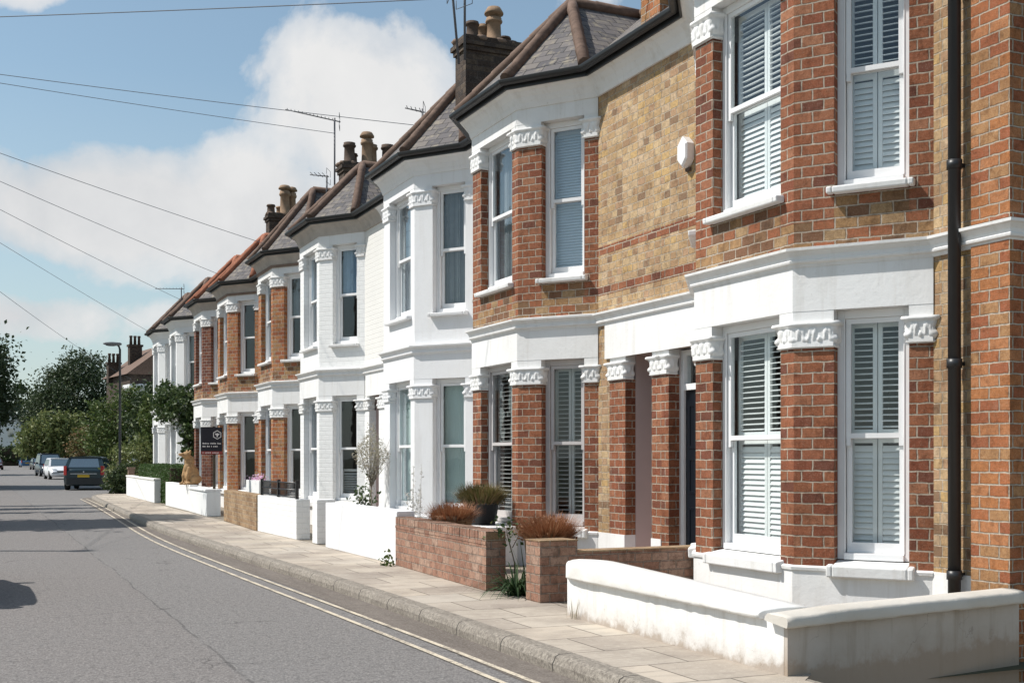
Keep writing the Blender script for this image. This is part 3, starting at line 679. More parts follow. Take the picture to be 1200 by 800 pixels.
    for q in (e0, e1, e2, e3): hip(Vector(q)+up+Vector((.03 if q in (e1,e2) else 0,0,0)), Vector(ap)+up)
    hip(Vector(ap)+up, Vector(mr)+up); hip(Vector(rA)+up, Vector(rB)+up)
    b = MB(); b.prism([(-.2,yb-.09),(-.2,yb+.0),(4,yb),(4,yb-.09)], 6.2, 6.25)
    # gable triangle under the end of the roof
    if st.get('gable'):
        for yy, dy in ((ya, .1),):
            b = MB(); tri = [(0.0,6.25),(4.2,6.2),(xm,za-.06)]
            b.add([(x,yy,z) for x,z in tri]+[(x,yy+dy,z) for x,z in tri], [(0,1,2),(5,4,3),(0,3,4,1),(1,4,5,2),(2,5,3,0)]); b.build('gable', wallm, H)
    # chimneys
    for cy, x0, x1, zt, pots, cm in st.get('stacks', ()):
        cy -= yc; x0 -= FX; x1 -= FX
        b = MB(); b.box(x0,x1,cy-.22,cy+.22,6.2,zt-.25)
        for i, z in enumerate((zt-.25, zt-.17, zt-.09)): g = (.03,.065,.03)[i]; b.box(x0-g,x1+g,cy-.22-g,cy+.22+g,z+.002,z+.078)
        co_ = b.build('chimney', M[cm], H)
        b = MB(); rr = random.Random(idx)
        for i in range(26):
            b.blob((rr.uniform(x0,x1), cy+rr.uniform(-.2,.2), zt-.03), .12, .1, .06, 7, 4)
        b.build('flaunching', M['stone_brown'], co_)
        for i, (px, ph, pm, pr) in enumerate(pots):
            x = x0+(x1-x0)*px; b = MB()
            b.lathe((x, cy+(.08 if i % 2 else -.08), zt-.05), [(pr*1.25,0),(pr*1.25,.06),(pr,.09),(pr*.92,ph*.78),(pr*1.02,ph*.8),(pr*1.16,ph*.84),(pr*1.16,ph*.9),(pr*1.02,ph*.92),(pr*1.05,ph),(pr*.8,ph),(pr*.75,ph*.7)])
            if pm == 'cowl':
                b.lathe((x, cy+(.08 if i % 2 else -.08), zt-.05+ph), [(pr*.7,0),(pr*.7,.05),(pr*1.3,.06),(pr*1.3,.09),(pr*.9,.17),(.01,.2)])
            b.build('chimney_pot', M['pot' if pm in ('cowl','pot') else 'pot_dark'], co_)
    return H

W3 = lambda a, b: ((a, a, a), (b, b, b))
brick = dict(wall='yellow', pillar='red', apron='mixed', trim='stucco', plinth='stucco', cornice='stucco')
H1 = house(1, 8.90, 6.45, 11.35, 1, 'nearest terraced house with yellow brick, white louvred shutters and a black drainpipe', dict(brick, win=W3('shutter','shutter'), gable=True, dp=.02, recess=.10, porch='grey_paint', apex=(.5,7.78)))
H2 = house(2, 14.50, 11.35, 16.45, -1, 'yellow brick terraced house with mauve porch and grey slatted shutters beside a white house', dict(brick, win=(('slats_grey',)*3, ('blind_blue','curtain','blind_blue')), frame='grey_paint', frame_up='white_paint', dp=.66, recess=.9, fz=.2,
    stacks=[(12.3,7.5,8.4,8.5,[(.3,.4,'pot',.11),(.7,.4,'pot',.11)],'orange')]))
H3 = house(3, 18.40, 16.45, 21.2, 1, 'smooth all-white terraced house with dark curtained upper window', dict(wall='stucco_clean', pillar='stucco_clean', apron='stucco_clean', trim='stucco_clean', cornice='stucco_clean', win=(('blind_green',)*3, ('curtain',)*3), apex=(.5,7.84),
    stacks=[(17.55,7.15,8.1,8.25,[(.18,.3,'pot_dark',.1),(.45,.34,'pot',.1),(.58,.42,'cowl',.12),(.85,.2,'pot_dark',.1)],'stack')]))
H4 = house(4, 24.05, 21.2, 26.1, -1, 'white painted brick terraced house with pale blue curtain in upper window', dict(wall='painted_brick', pillar='white_brick', apron='white_brick', trim='stucco', cornice='cornice_grey', win=(('low_slats',)*3, ('curtain_blue',)*3), apex=(.48,7.7)))
H5 = house(5, 28.10, 26.1, 30.7, 1, 'orange brick terraced house with dark windows next to the white painted brick house', dict(brick, pillar='orange', wall='orange', cornice='cornice_grey', brown=True, win=(('none',)*3, ('split',)*3), apex=(.5,8.0),
    stacks=[(26.3,7.75,9.15,8.3,[(.12,.5,'pot_dark',.13),(.2,.3,'pot_dark',.12),(.42,.62,'cowl',.13),(.52,.55,'pot',.15),(.78,.55,'pot_dark',.14),(.96,.45,'pot',.13)],'stack')]))
H6 = house(6, 33.35, 30.7, 35.3, -1, 'red brick terraced house with potted pink flowers on its ground-floor sill', dict(brick, pillar='orange', wall='orange', cornice='cornice_grey', brown=True, hip='terracotta_red', win=(('none',)*3, ('none',)*3)))
H7 = house(7, 37.30, 35.3, 39.8, 1, 'dark red brick terraced house behind the estate agent board', dict(brick, pillar='darkred', wall='darkred', cornice='cornice_grey', hip='terracotta_red', win=(('blind_green',)*3, ('none',)*3),
    stacks=[(35.5,8.15,9.0,8.9,[(.1,.3,'pot_dark',.12),(.45,.3,'pot',.1),(.6,.75,'cowl',.15),(.9,.75,'cowl',.13)],'stack')]))
H8 = house(8, 42.30, 39.8, 44.45, -1, 'white rendered terraced house with a leafy climber over its ground floor', dict(wall='stucco_far', pillar='stucco_far', apron='stucco_far', trim='stucco_far', cornice='stucco_far', win=(('none',)*3, ('split',)*3)))
H9 = house(9, 46.60, 44.45, 49.2, 1, 'far end white rendered terraced house beyond the climber', dict(wall='stucco_far', pillar='stucco_far', apron='stucco_far', trim='stucco_far', cornice='stucco_far', win=(('none',)*3, ('split',)*3)))
# red quoin pier and yellow strip at the near end of house 1, drainpipe and alarm box
b = MB(); b.box(-.03,.3,-2.476,-2.10,-.34,Z_S0-.03); b.box(-.03,.3,-2.476,-2.10,Z_S1+.02,6.0); b.build('quoin', M['orange'], H1)
b = MB(); b.box(.3005,4.2,-2.475,-2.4505,-.34,6.2); b.build('flank_wall', M['red'], H1)
b = MB(); px, py = -.10, -2.0
b.tube([(px,py,.12),(px,py,6.1),(-.2,py,6.22)], .05, 14)
for z in (.55,2.2,3.75,5.2): b.tube([(px,py,z),(px,py,z+.07)], .06, 14); b.box(px+.03,0.0,py-.012,py+.012,z+.02,z+.05)
b.build('downpipe', M['black_plastic'], H1)
b = MB(); x, y = -.045, 11.0-8.9
al = thing('alarm_box', 'white hexagonal burglar alarm box on the yellow brick wall above the doors', 'alarm box', (FX-.002, 10.78, 4.80))
b.loft([[(-d, .13*k*math.cos(math.pi/2+a*math.pi/3)*.8, .17*k*math.sin(math.pi/2+a*math.pi/3)) for a in range(6)] for d, k in ((0,1),(.085,1),(.105,.85))]); b.build('cover', M['white_paint'], al)
b = MB(); b.box(-.03,0,-.04,.04,-.20,-.165); b.build('bell_grille', M['pot_dark'], al)
M['pale_bark'] = mat_plain('pale_bark', (.26,.22,.18), .9, .4, 20, .2)
# ------------------------------------------------------------------ garden walls
GW = 'front garden walls'
t = thing('garden_wall', 'nearest weathered white rendered garden wall with thick rounded coping', 'garden wall', (4.72,6,.12), 0, GW)
def loc_(mb, t): mb.v = [(x-t.location.x, y-t.location.y, z-t.location.z) for x, y, z in mb.v]; return mb
b = MB(); b.prism([(4.72,9.12),(4.682,6.06),(5.05,6.11),(5.12,9.12)], .12, .47); loc_(b,t).build('wall_body', M['wall_render'], t)
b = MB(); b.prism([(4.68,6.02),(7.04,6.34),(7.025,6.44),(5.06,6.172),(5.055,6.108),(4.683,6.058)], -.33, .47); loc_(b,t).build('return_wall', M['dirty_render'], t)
b = MB(); rr = random.Random(5); rings = []
path = dense([(4.90,9.20),(4.885,7.6),(4.87,6.26)], .06)
zt = lambda y: .505 + .10*max(0,min(1,(y-6.0)/3.1))
for i, (x, y) in enumerate(path):
    e = 1.0 if i > 3 else (.45,.75,.9,.97)[i]
    j = lambda s=.006: mn.noise((x*3, y*5, s*900))*.014 + rr.uniform(-.004,.004)
    z1 = zt(y); n_ = lambda q: mn.noise((q*7.3, y*9, q))*.008 + rr.uniform(-.002,.002)
    rings.append([(x-.222*e+n_(1),y,.455+n_(2)*.6),(x-.234*e+n_(3),y,.462+n_(2)*.6),(x-.236*e+n_(4),y,.475),(x-.236*e+n_(5),y,z1-.035),(x-.232*e+n_(6),y,z1-.022),(x-.215*e+n_(6),y,z1-.012+n_(7)),(x-.19*e,y,z1-.007+n_(7)),(x-.05*e,y,z1+n_(8)),(x+.1*e,y,z1+n_(9)),(x+.22*e,y,z1-.01),(x+.235*e,y,z1-.03),(x+.24*e,y,.455)])
b.loft(rings, smooth=True); loc_(b,t).build('coping', M['coping'], t); b = MB()
rings = []
p2 = dense([(4.62,6.06),(5.6,6.19),(6.6,6.325),(7.03,6.385)], .07)
for i, (x, y) in enumerate(p2):
    j = lambda s: mn.noise((x*5, y*3, s*7))*.014 + rr.uniform(-.004,.004)
    z1 = zt(6.0) + .02*min(1,(x-4.6)/.6); n_ = lambda q: mn.noise((x*9, q*7.3, q))*.008 + rr.uniform(-.002,.002)
    rings.append([(x,y-.10+n_(1),.43+n_(2)),(x,y-.112+n_(3),.437+n_(2)),(x,y-.114+n_(4),.45),(x,y-.113+n_(5),z1-.03),(x,y-.106+n_(5),z1-.012+n_(6)*.5),(x,y-.09,z1-.005+n_(6)),(x,y-.02,z1+n_(7)),(x,y+.09,z1),(x,y+.115,z1-.02),(x,y+.12,.46)])
b.loft(rings, smooth=True)
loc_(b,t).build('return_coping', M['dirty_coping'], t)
t = thing('garden_wall', 'low dark brick dividing wall with a taller end pier behind the white coping', 'garden wall', (5.1,10.15,.12), 0, GW)
b = MB(); b.box(4.9,5.30,10.03,10.34,.12,.70); loc_(b,t).build('pier', M['garden_brick'], t)
b = MB(); b.box(5.301,7.05,10.05,10.27,.12,.585); loc_(b,t).build('wall_body', M['garden_brick'], t)
b = MB(); b.box(5.301,7.05,10.045,10.275,.585,.60); b.box(4.895,5.305,10.025,10.345,.70,.712); loc_(b,t).build('coping', M['garden_yellow'], t)
t = thing('garden_wall', 'pinkish brown brick garden wall with a brick-on-edge top, in front of the rusty heather', 'garden wall', (4.95,12.8,.12), 0, GW)
p = [(4.83,11.16),(4.95,14.36)]
b = MB(); b.prism(strip(p, .0, .22), .12, .60); b.prism(strip(p, .006, .226), .60, .632); loc_(b,t).build('wall_body', M['garden_brick'], t)
b = MB()
L = 3.2; n = 40
for i in range(n):
    f0, f1 = (i+.06)/n, (i+.94)/n; a = (4.83+.12*f0, 11.16+3.2*f0); c = (4.83+.12*f1, 11.16+3.2*f1); h = .74 + rr.uniform(-.004,.004)
    b.prism(strip([a,c], rr.uniform(-.003,.003), .22), .634, h)
loc_(b,t).build('coping', M['garden_brick'], t)
b = MB(); b.prism(strip(p, -.008, .21), .634, .73); loc_(b,t).build('mortar_bed', M['garden_yellow'], t)
def wall(label, pts, th, z1, mat, cop=None, cmat=None, capw=.02):
    x, y = pts[0]; t = thing('garden_wall', label, 'garden wall', (x,y,.12), 0, GW)
    b = MB(); b.prism(strip(pts, 0, th), .12, z1); loc_(b,t).build('wall_body', M[mat], t, bevel=.012)
    if cop:
        b = MB(); q = list(pts); b.prism(strip(q, capw, th+capw), z1+.001, z1+cop); loc_(b,t).build('coping', M[cmat or mat], t, bevel=.012)
    return t
wall('smooth plain white garden wall left of the pinkish brick wall', [(4.97,14.375),(4.95,17.66)], .25, .81, 'stucco_clean')
wall('narrow white painted brick gate pier between two white walls', [(5.0,18.33),(5.0,18.62)], .30, .83, 'white_brick')
wall('white painted brick garden wall carrying a low black railing', [(4.95,19.45),(4.88,22.08)], .24, .80, 'white_brick')
wall('buff brown brick garden wall without coping', [(4.86,22.10),(5.0,25.97)], .22, .80, 'garden_yellow')
wall('white garden wall with a grey end face and flat white coping', [(5.0,28.05),(5.06,30.8)], .33, .70, 'stucco_far', .06, 'stucco', .03)
wall('plain white garden wall under the tan animal figure', [(5.08,30.86),(5.08,35.0)], .2, .80, 'stucco_far')
wall('far white garden wall in front of the clipped hedge', [(5.05,37.1),(5.15,45.1)], .2, .80, 'stucco_far', .06, 'coping', .02)
# railing on the white painted wall
t = thing('railing', 'low black iron railing on top of the white painted brick wall', 'railing', (4.98,19.5,.80))
b = MB()
for z in (.03,.15,.27): b.tube([(0,.02,z),(-.03,1.2,z),(-.05,2.45,z)], .014, 6)
b.build('rail', M['black'], t)
for y in (.02,1.22,2.43):
    b = MB(); b.box(-.025-.02*y,.025-.02*y,y-.025,y+.025,0,.31); b.build('post', M['black'], t)
b = MB()
for i in range(1,34): y = .02+i*.0725; b.box(-.006-.02*y,.006-.02*y,y-.006,y+.006,.03,.27)
b.build('bars', M['black'], t)
# gate post at the far end of the walls
b = MB(); b.box(-.11,.11,-.11,.11,0,.95); b.box(-.14,.14,-.14,.14,.951,1.02); g = b.build('gate_post', M['stone_brown'], None, (5.45,46.2,.12)); tag(g, 'brown stone gate post at the far end of the white walls', 'gate post')
# white ledge under the planter
b = MB(); b.box(-.24,.2,-.75,.75,0,.40); b.box(-.28,.2,-.8,.8,.401,.50); o = b.build('planter_ledge', M['stucco'], None, (6.16,14.42,.12), bevel=.012); tag(o, 'white rendered ledge under the black planter', 'ledge')

# ------------------------------------------------------------------ plants
def leaf(mb, c, s, rnd, up=.3, asp=.55):
    n = Vector((rnd.gauss(0,1), rnd.gauss(0,1), rnd.gauss(0,1)+up)).normalized(); a = n.orthogonal().normalized()
    a = Matrix.Rotation(rnd.uniform(0,6.28), 3, n) @ a; b_ = n.cross(a); c = Vector(c); k = n*s*.12
    mb.add([c-a*s*.5, c+b_*s*asp*.5+k, c+a*s*.5, c-b_*s*asp*.5+k], [(0,1,2,3)])
def blades(mb, c, n, ln, spread, w, rnd, droop=.5, up=1.0, base=.06):
    for _ in range(n):
        a = rnd.uniform(0,6.283); L = ln*rnd.uniform(.6,1.1); o = rnd.uniform(.15,1)*spread
        d = Vector((math.cos(a)*o, math.sin(a)*o, up)).normalized(); s = Vector((-math.sin(a), math.cos(a), 0))
        p = Vector(c)+Vector((math.cos(a),math.sin(a),0))*base*rnd.random(); seg = 4; pts = []
        for i in range(seg+1):
            f = i/seg; ww = w*(1-f*.92)*(1 if i else .7); pts.append((p-s*ww/2, p+s*ww/2)); p = p + d*L/seg; d = (d+Vector((0,0,-droop/seg*(1+f)))).normalized()
        mb.add([q for pr in pts for q in pr], [(2*i,2*i+1,2*i+3,2*i+2) for i in range(seg)])
def tuft(name, label, cat, loc, pot, n, ln, spread, w, mat, droop=.3, up=1, base=.12, seed=1, group=None):
    t = thing(name, label, cat, loc, 0, group); rnd = random.Random(seed); top = 0
    if pot:
        r, h, pm = pot; b = MB(); b.lathe((0,0,0), [(.01,0),(r*.78,0),(r,h*.9),(r*1.06,h*.9),(r*1.06,h),(r*.93,h),(r*.9,h*.85),(.01,h*.85)], 20); b.build('pot', M[pm], t); top = h*.85
    b = MB(); blades(b, (0,0,top), n, ln, spread, w, rnd, droop, up, base)
    for _ in range(n//3 if pot else 0):
        d = Vector((rnd.gauss(0,1),rnd.gauss(0,1),abs(rnd.gauss(0,1)))).normalized()*ln*rnd.uniform(.45,.95); leaf(b, (d.x*1.05+rnd.gauss(0,.02), d.y*1.05+rnd.gauss(0,.02), top+.02+d.z*.85), .038, rnd, .3, .5)
    b.build('foliage', M[mat], t, fix=False); return t
H_ = 'rusty heather clumps'
tuft('heather_plant', 'rusty red heather clump behind the brick-on-edge garden wall', 'heather', (5.33,13.35,.12), (.24,.68,'pot'), 2400, .29, 1.9, .013, 'leaf_heather', .15, 1.1, .2, 2, H_)
tuft('heather_plant', 'rusty red heather clump behind the taller pier of the dark dividing wall', 'heather', (5.36,10.80,.12), (.24,.60,'pot'), 3000, .33, 1.9, .013, 'leaf_heather', .15, 1.1, .2, 3, H_)
tuft('potted_shrub', 'bushy green and russet shrub in a black pot on the white ledge', 'potted shrub', (6.10,14.25,.62), (.235,.30,'black_plastic'), 3200, .32, 1.7, .014, 'leaf_shrub', .15, 1, .22, 4)
t = thing('strappy_plant', 'strappy green plant in the gap between the two brick walls', 'plant', (4.98,10.72,.12)); rnd = random.Random(8)
b = MB(); blades(b, (0,0,0), 120, .48, 1.5, .03, rnd, 1.5, 1, .12); b.build('foliage', M['leaf_strap'], t, fix=False)
b = MB(); blades(b, (.1,-.1,0), 9, .72, .5, .03, rnd, .35, 1, .1); b.build('spear_leaf', M['leaf_deep'], t, fix=False)
t = thing('rose_stem', 'thin leafy rose stem rising beside the dark end of the pinkish brick wall', 'rose', (5.08,11.0,.12))
b = MB(); b.tube([(0,0,0),(.01,.02,.3),(-.04,.1,.6),(-.02,.14,.72)], [.008,.007,.005,.003], 6); b.tube([(.0,.05,.45),(.1,.0,.66)], [.005,.003], 5); b.build('stem', M['bark'], t)
b = MB()
for i in range(70): f = rnd.random(); leaf(b, (rnd.gauss(-.01,.09), rnd.gauss(.09,.1), .62+rnd.gauss(0,.07)), .055, rnd, .3, .7)
b.build('foliage', M['leaf_climber'], t, fix=False)
t = thing('spiky_plant', 'pale flowering spike plant in front of the smooth white house', 'plant', (5.72,15.85,.12))
b = MB()
for i in range(7):
    x, y = rnd.gauss(0,.06), rnd.gauss(0,.1); h = rnd.uniform(.8,1.36); b.tube([(x,y,0),(x*1.6,y*1.6,h)], [.006,.003], 5)
    for k in range(46): z = rnd.uniform(.45,h); leaf(b, (x*(1+.6*z/h)+rnd.gauss(0,.03*(1.5-z)), y*(1+.6*z/h)+rnd.gauss(0,.05*(1.5-z)), z), .05, rnd, .2, .35)
b.build('foliage', M['flower'], t, fix=False)
t = thing('standard_tree', 'slim bare-stemmed little tree with pale wispy crown in front of the white painted brick house', 'small tree', (6.1,18.95,.12))
b = MB(); b.tube([(0,0,0),(.01,0,.6),(0,.01,1.0)], [.016,.013,.01], 8)
for i in range(46):
    a = rnd.uniform(0,6.28); q = rnd.uniform(.15,.34); z = rnd.uniform(1.2,1.8); b.tube([(0,0,rnd.uniform(.85,1.0)),(q*.6*math.cos(a),q*.6*math.sin(a),1.05+(z-1.05)*.5),(q*math.cos(a),q*math.sin(a),z)], [.004,.003,.0015], 4)
b.build('trunk', M['pale_bark'], t)
b = MB()
for i in range(1300):
    a = rnd.uniform(0,6.28); zz = rnd.gauss(1.42,.2); q = .33*math.sqrt(rnd.random())*max(.2,1-abs(zz-1.42)/.55); leaf(b, (q*math.cos(a),q*math.sin(a)*1.2,zz), .05, rnd, .1, .3)
b.build('crown', M['leaf_pale'], t, fix=False)
t = thing('young_shrub', 'small green shrub at the foot of the wispy little tree', 'shrub', (6.15,19.5,.12))
b = MB()
for i in range(160): leaf(b, (rnd.gauss(0,.12),rnd.gauss(0,.2),.5+rnd.gauss(.12,.16)), .085, rnd)
b.build('foliage', M['leaf_climber'], t, fix=False)
b = MB()
for i in range(5): b.tube([(0,0,0),(rnd.gauss(0,.05),rnd.gauss(0,.1),.7)], .006, 5)
b.build('stem', M['bark'], t)
t = thing('wall_weed', 'small weed growing where the white wall meets the pinkish brick wall', 'weed', (4.86,14.33,.12))
b = MB()
for i in range(46): leaf(b, (rnd.gauss(-.05,.04),rnd.gauss(0,.07),abs(rnd.gauss(.05,.06))), .06, rnd, .5, .6)
b.build('foliage', M['leaf_mid'], t, fix=False)
t = thing('wall_weed', 'dry stalky weed at the far corner of the nearest white rendered wall', 'weed', (4.69,8.95,.12))
b = MB(); blades(b, (0,0,0), 16, .22, .6, .008, rnd, .3, 1, .06); b.build('foliage', M['leaf_pale'], t, fix=False)
t = thing('potted_flowers', 'pink and white flowers in a trough in front of the red brick house', 'flowers', (6.1,27.6,.12))
b = MB(); b.box(-.12,.12,-.7,.7,0,.85); b.build('trough', M['stucco_far'], t)
b = MB()
for i in range(110): leaf(b, (rnd.gauss(0,.09),rnd.uniform(-.4,.4),.86+abs(rnd.gauss(.0,.06))), .06, rnd)
b.build('foliage', M['pink'], t, fix=False)  # these are the pink flower heads, loose petals rather than leaves
# dense leaf masses -------------------------------------------------
def cloud(mb, ells, n, size, rnd, clump=14, cr=.16, shell=.55, asp=.6):
    vol = [e[3]*e[4]*e[5] for e in ells]; k = n//clump
    for _ in range(k):
        e = rnd.choices(ells, [v**.75 for v in vol])[0]
        d = Vector((rnd.gauss(0,1),rnd.gauss(0,1),rnd.gauss(0,1))).normalized(); q = shell + (1-shell)*rnd.random()**.6
        q *= 1 + .22*mn.noise(Vector((d.x*2.1+e[0], d.y*2.1+e[1], d.z*2.1)))*2
        c = Vector((e[0]+d.x*e[3]*q, e[1]+d.y*e[4]*q, e[2]+d.z*e[5]*q)); rad = cr*min(e[3:6])*rnd.uniform(.5,1.5)
        for i in range(clump): leaf(mb, c+Vector((rnd.gauss(0,rad),rnd.gauss(0,rad),rnd.gauss(0,rad*.7))), size*rnd.uniform(.6,1.4), rnd, .5, asp)
def tree(name, label, x, y, ells, n, size, mat, seed, tr=.25, cat='tree', group=None, trunk_h=None, **k):
    t = thing(name, label, cat, (x,y,0), 0, group); rnd = random.Random(seed); b = MB()
    th = trunk_h or max(e[2] for e in ells)*.75
    b.tube([(0,0,-.05),(.05*tr,0,th*.3),(.3*tr,.2*tr,th*.65),(.2*tr,.3*tr,th)], [tr*1.25,tr,tr*.7,tr*.25], 8)
    for e in ells:
        for _ in range(4):
            z0 = th*rnd.uniform(.3,.85); p = Vector((e[0]+rnd.gauss(0,.35)*e[3], e[1]+rnd.gauss(0,.35)*e[4], e[2]+rnd.uniform(-.2,.6)*e[5])); a = Vector((0,0,z0))
            b.tube([a, a.lerp(p,.5)+Vector((0,0,-.1*e[5])), p], [tr*.35,tr*.22,tr*.06], 5)
    b.build('trunk', M['bark'], t)
    b = MB(); cloud(b, ells, n, size, rnd, **k); b.build('crown', M[mat], t, fix=False); return t
TG = 'trees beyond the terrace'
tree('street_tree', 'tall dark tree with jagged outline behind the row of parked cars', 14.6,192, [(0,0,11,5.6,5.2,5.8),(-3.8,-1,7.8,4.2,3.8,4.4),(3.8,0,8.6,4.2,3.8,4.2),(.8,0,15,3.2,3,2.9),(1,0,5,5,4.4,3),(-2.2,0,13,2.6,2.6,2.4)], 24000, .42, 'leaf_deep', 11, .35, group=TG)
tree('garden_tree', 'rounded olive green tree between the dark tree and the white terrace', 11.0,98, [(0,0,4.2,2.5,2.4,2.7),(1.7,0,4.4,1.8,1.8,2.2),(-1.3,-.6,2.6,1.7,1.7,1.9),(.6,.2,6.0,1.5,1.5,1.2)], 9000, .28, 'leaf_mid', 12, .2, group=TG)
tree('broad_tree', 'big dark tree at the left edge of the picture', -4.6,66, [(0,0,6.4,5.6,5,3.6),(2.9,0,5.0,3.6,3.6,2.6),(.6,0,8.2,3.6,3.4,2.3),(4.6,1,4.2,1.9,2,1.6),(4.4,-.5,6.3,1.9,2,1.5),(4.0,0,7.8,1.6,1.6,1.3)], 52000, .24, 'leaf_deep', 13, .4, group=TG)
tree('bright_tree', 'bright yellow-green tree above the blue parked car', 9.7,172, [(0,0,4.4,3.6,3.2,3.0),(-1.9,0,3.2,2.6,2.6,2.3),(2.2,0,5.2,2.6,2.6,2.5)], 5000, .55, 'leaf_light', 14, .25, group=TG)
tree('far_tree', 'hazy dark tree far off above the white gabled house', 10.6,275, [(0,0,11,5,5,6.5),(3,0,8,4,4,5),(-3,0,8.5,3.5,3.5,4.5)], 4000, .9, 'leaf_dark', 15, .5, group=TG)
tree('leafy_tree', 'dark green tree standing behind the black lamp post', 10.2,72, [(0,0,3.6,1.9,1.9,2.2),(1.4,1,3.2,1.7,1.7,2.0),(.2,0,5.2,1.3,1.3,1.1)], 7000, .24, 'leaf_dark', 16, .18, group=TG)
tree('bright_bush', 'light green bush beside the lamp post', 6.3,51.4, [(0,0,1.35,.95,1.0,.95),(.7,.4,1.2,.8,.8,.9),(-.5,.3,.8,.7,.7,.7)], 4200, .15, 'leaf_light', 17, .06, 'bush', trunk_h=1.2)
tree('tall_shrub', 'tall leafy shrub against the white end house', 7.25,52.2, [(0,0,2.5,.75,.8,1.5),(-.2,.4,3.5,.5,.5,.8)], 4200, .16, 'leaf_mid', 18, .06, 'shrub', trunk_h=2.5)
tree('dark_bush', 'small dark bush beside the brown gate post', 5.35,47.4, [(0,0,.75,.45,.45,.65),(-.3,.2,.55,.4,.4,.5)], 1800, .12, 'leaf_dark', 19, .04, 'bush', trunk_h=.7)
tree('russet_bush', 'straggly russet bush by the rear corner of the dark car', 6.1,53.2, [(0,0,.65,.6,.5,.6)], 1400, .13, 'leaf_shrub', 20, .04, 'bush', trunk_h=.6)
tree('russet_tree', 'small autumn-brown tree above the parked cars', 9.6,112, [(0,0,2.6,1.8,1.8,1.7)], 2600, .3, 'leaf_shrub', 21, .12, group=TG)
tree('street_tree', 'leafy street tree on the opposite pavement shading the road', -4.9,30.5, [(1.4,0,6.6,2.6,2.0,1.7),(2.4,.4,7.4,2.0,1.7,1.2),(-1.2,0,7.2,2.2,2,1.6)], 11000, .3, 'leaf_dark', 22, .2, group='opposite street trees')
tree('street_tree', 'thin street tree further along the opposite pavement', -4.9,39.5, [(1.2,0,6.8,2.6,.5,.7),(1.6,2.2,6.6,1.8,.35,.5),(1.6,-2.6,6.8,2.1,.3,.5)], 3600, .26, 'leaf_dark', 23, .15, group='opposite street trees')
tree('street_tree', 'broad street tree in the distance on the opposite side', -5.5,112, [(0,0,7,4.5,4.5,3),(2,3,8,4,4,2.5)], 6000, .5, 'leaf_dark', 24, .3, group='opposite street trees')
# climber on the white house
t = thing('climbing_plant', 'leafy climber growing over the door and bay of the white rendered house', 'climber', (6.6,41.2,.12)); rnd = random.Random(31)
b = MB(); cloud(b, [(-.36,1.6,3.3,.38,1.25,.62),(-.05,.1,3.15,.45,.9,.7),(.15,-.55,2.0,.3,.55,1.5)], 5200, .15, rnd, 12, .25, .5); b.build('foliage', M['leaf_climber'], t, fix=False)
b = MB(); b.tube([(.1,-.5,0),(.12,-.4,1.5),(0,0,2.8),(-.3,1.4,3.2)], [.04,.035,.03,.015], 7); b.build('stem', M['bark'], t)
# clipped hedge
t = thing('clipped_hedge', 'clipped green hedge behind the far white garden wall', 'hedge', (5.62,38.9,.12))
b = MB(); rnd = random.Random(33)
b.box(-.30,.30,-3.3,3.3,0,1.06); b.build('twig_core', M['bark'], t)
b = MB()
for i in range(9000):
    f = rnd.choices((0,1,2,3), (3,7,7,1.2))[0]; u, v = rnd.uniform(-1,1), rnd.random()
    p = ((u*.36, rnd.uniform(-3.4,3.4), 1.12) if f == 0 else (-.36, u*3.4, v*1.14) if f == 1 else (.36, u*3.4, v*1.14) if f == 2 else (u*.36, -3.4, v*1.14))
    leaf(b, [c+rnd.gauss(0,.025) for c in p], .075, rnd, .2)
b.build('foliage', M['leaf_hedge'], t, fix=False)
t = thing('dark_hedge', 'long dark hedge across the far end of the street', 'hedge', (8,236,0)); b = MB(); rnd = random.Random(34)
cloud(b, [(-6+3*i,0,2,2.6,1.6,2.1) for i in range(9)], 5000, .6, rnd, 10, .3, .5); b.build('foliage', M['leaf_dark'], t, fix=False)
b = MB(); b.box(-10,10,-.8,.8,0,3.2); b.build('twig_core', M['bark'], t)

# ------------------------------------------------------------------ street furniture
t = thing('street_lamp', 'tall black street lamp with a flat head reaching over the road', 'street lamp', (5.2,47.6,.12))
b = MB(); b.tube([(0,0,0),(0,0,.9)], .075, 12); b.tube([(0,0,.9),(0,0,.95),(0,0,5.55),(-.05,0,5.7),(-.2,-.02,5.75)], [.075,.05,.042,.04,.035], 12); b.build('pole', M['black'], t)
b = MB(); b.loft([[(x,-.02+w*math.cos(a),5.76+h*math.sin(a)) for a in [2*math.pi*i/10 for i in range(10)]] for x, w, h in ((.06,.03,.03),(0,.09,.06),(-.3,.13,.075),(-.55,.11,.05),(-.62,.04,.02))], smooth=True); b.build('lamp_head', M['lead'], t)
b = MB(); b.blob((-.33,-.02,5.70),.2,.09,.035); b.build('lens', M['metal'], t)
t = thing('agent_board', 'dark estate agent board with a hexagonal bird emblem on a wooden post', 'sign', (5.22,28.25,.12))
b = MB(); b.box(-.03,.03,.0,.05,0,2.12); b.build('post', M['bark'], t)
m_board = mat_plain('board_face', (.012,.012,.02), .5, .1, 4, 0); m_redb = mat_plain('board_red', (.30,.05,.04), .5, .1, 4, 0); m_wht = mat_plain('board_white', (.75,.72,.70), .5, .1, 4, 0)
b = MB(); b.box(-.32,.18,-.03,-.001,1.46,2.10); bd = b.build('board', m_board, t)
b = MB(); b.box(-.315,.175,-.034,-.0305,1.465,1.53); b.build('stripe', m_redb, bd)
b = MB(); cx, cz, r1, r2 = .06, 1.92, .108, .09
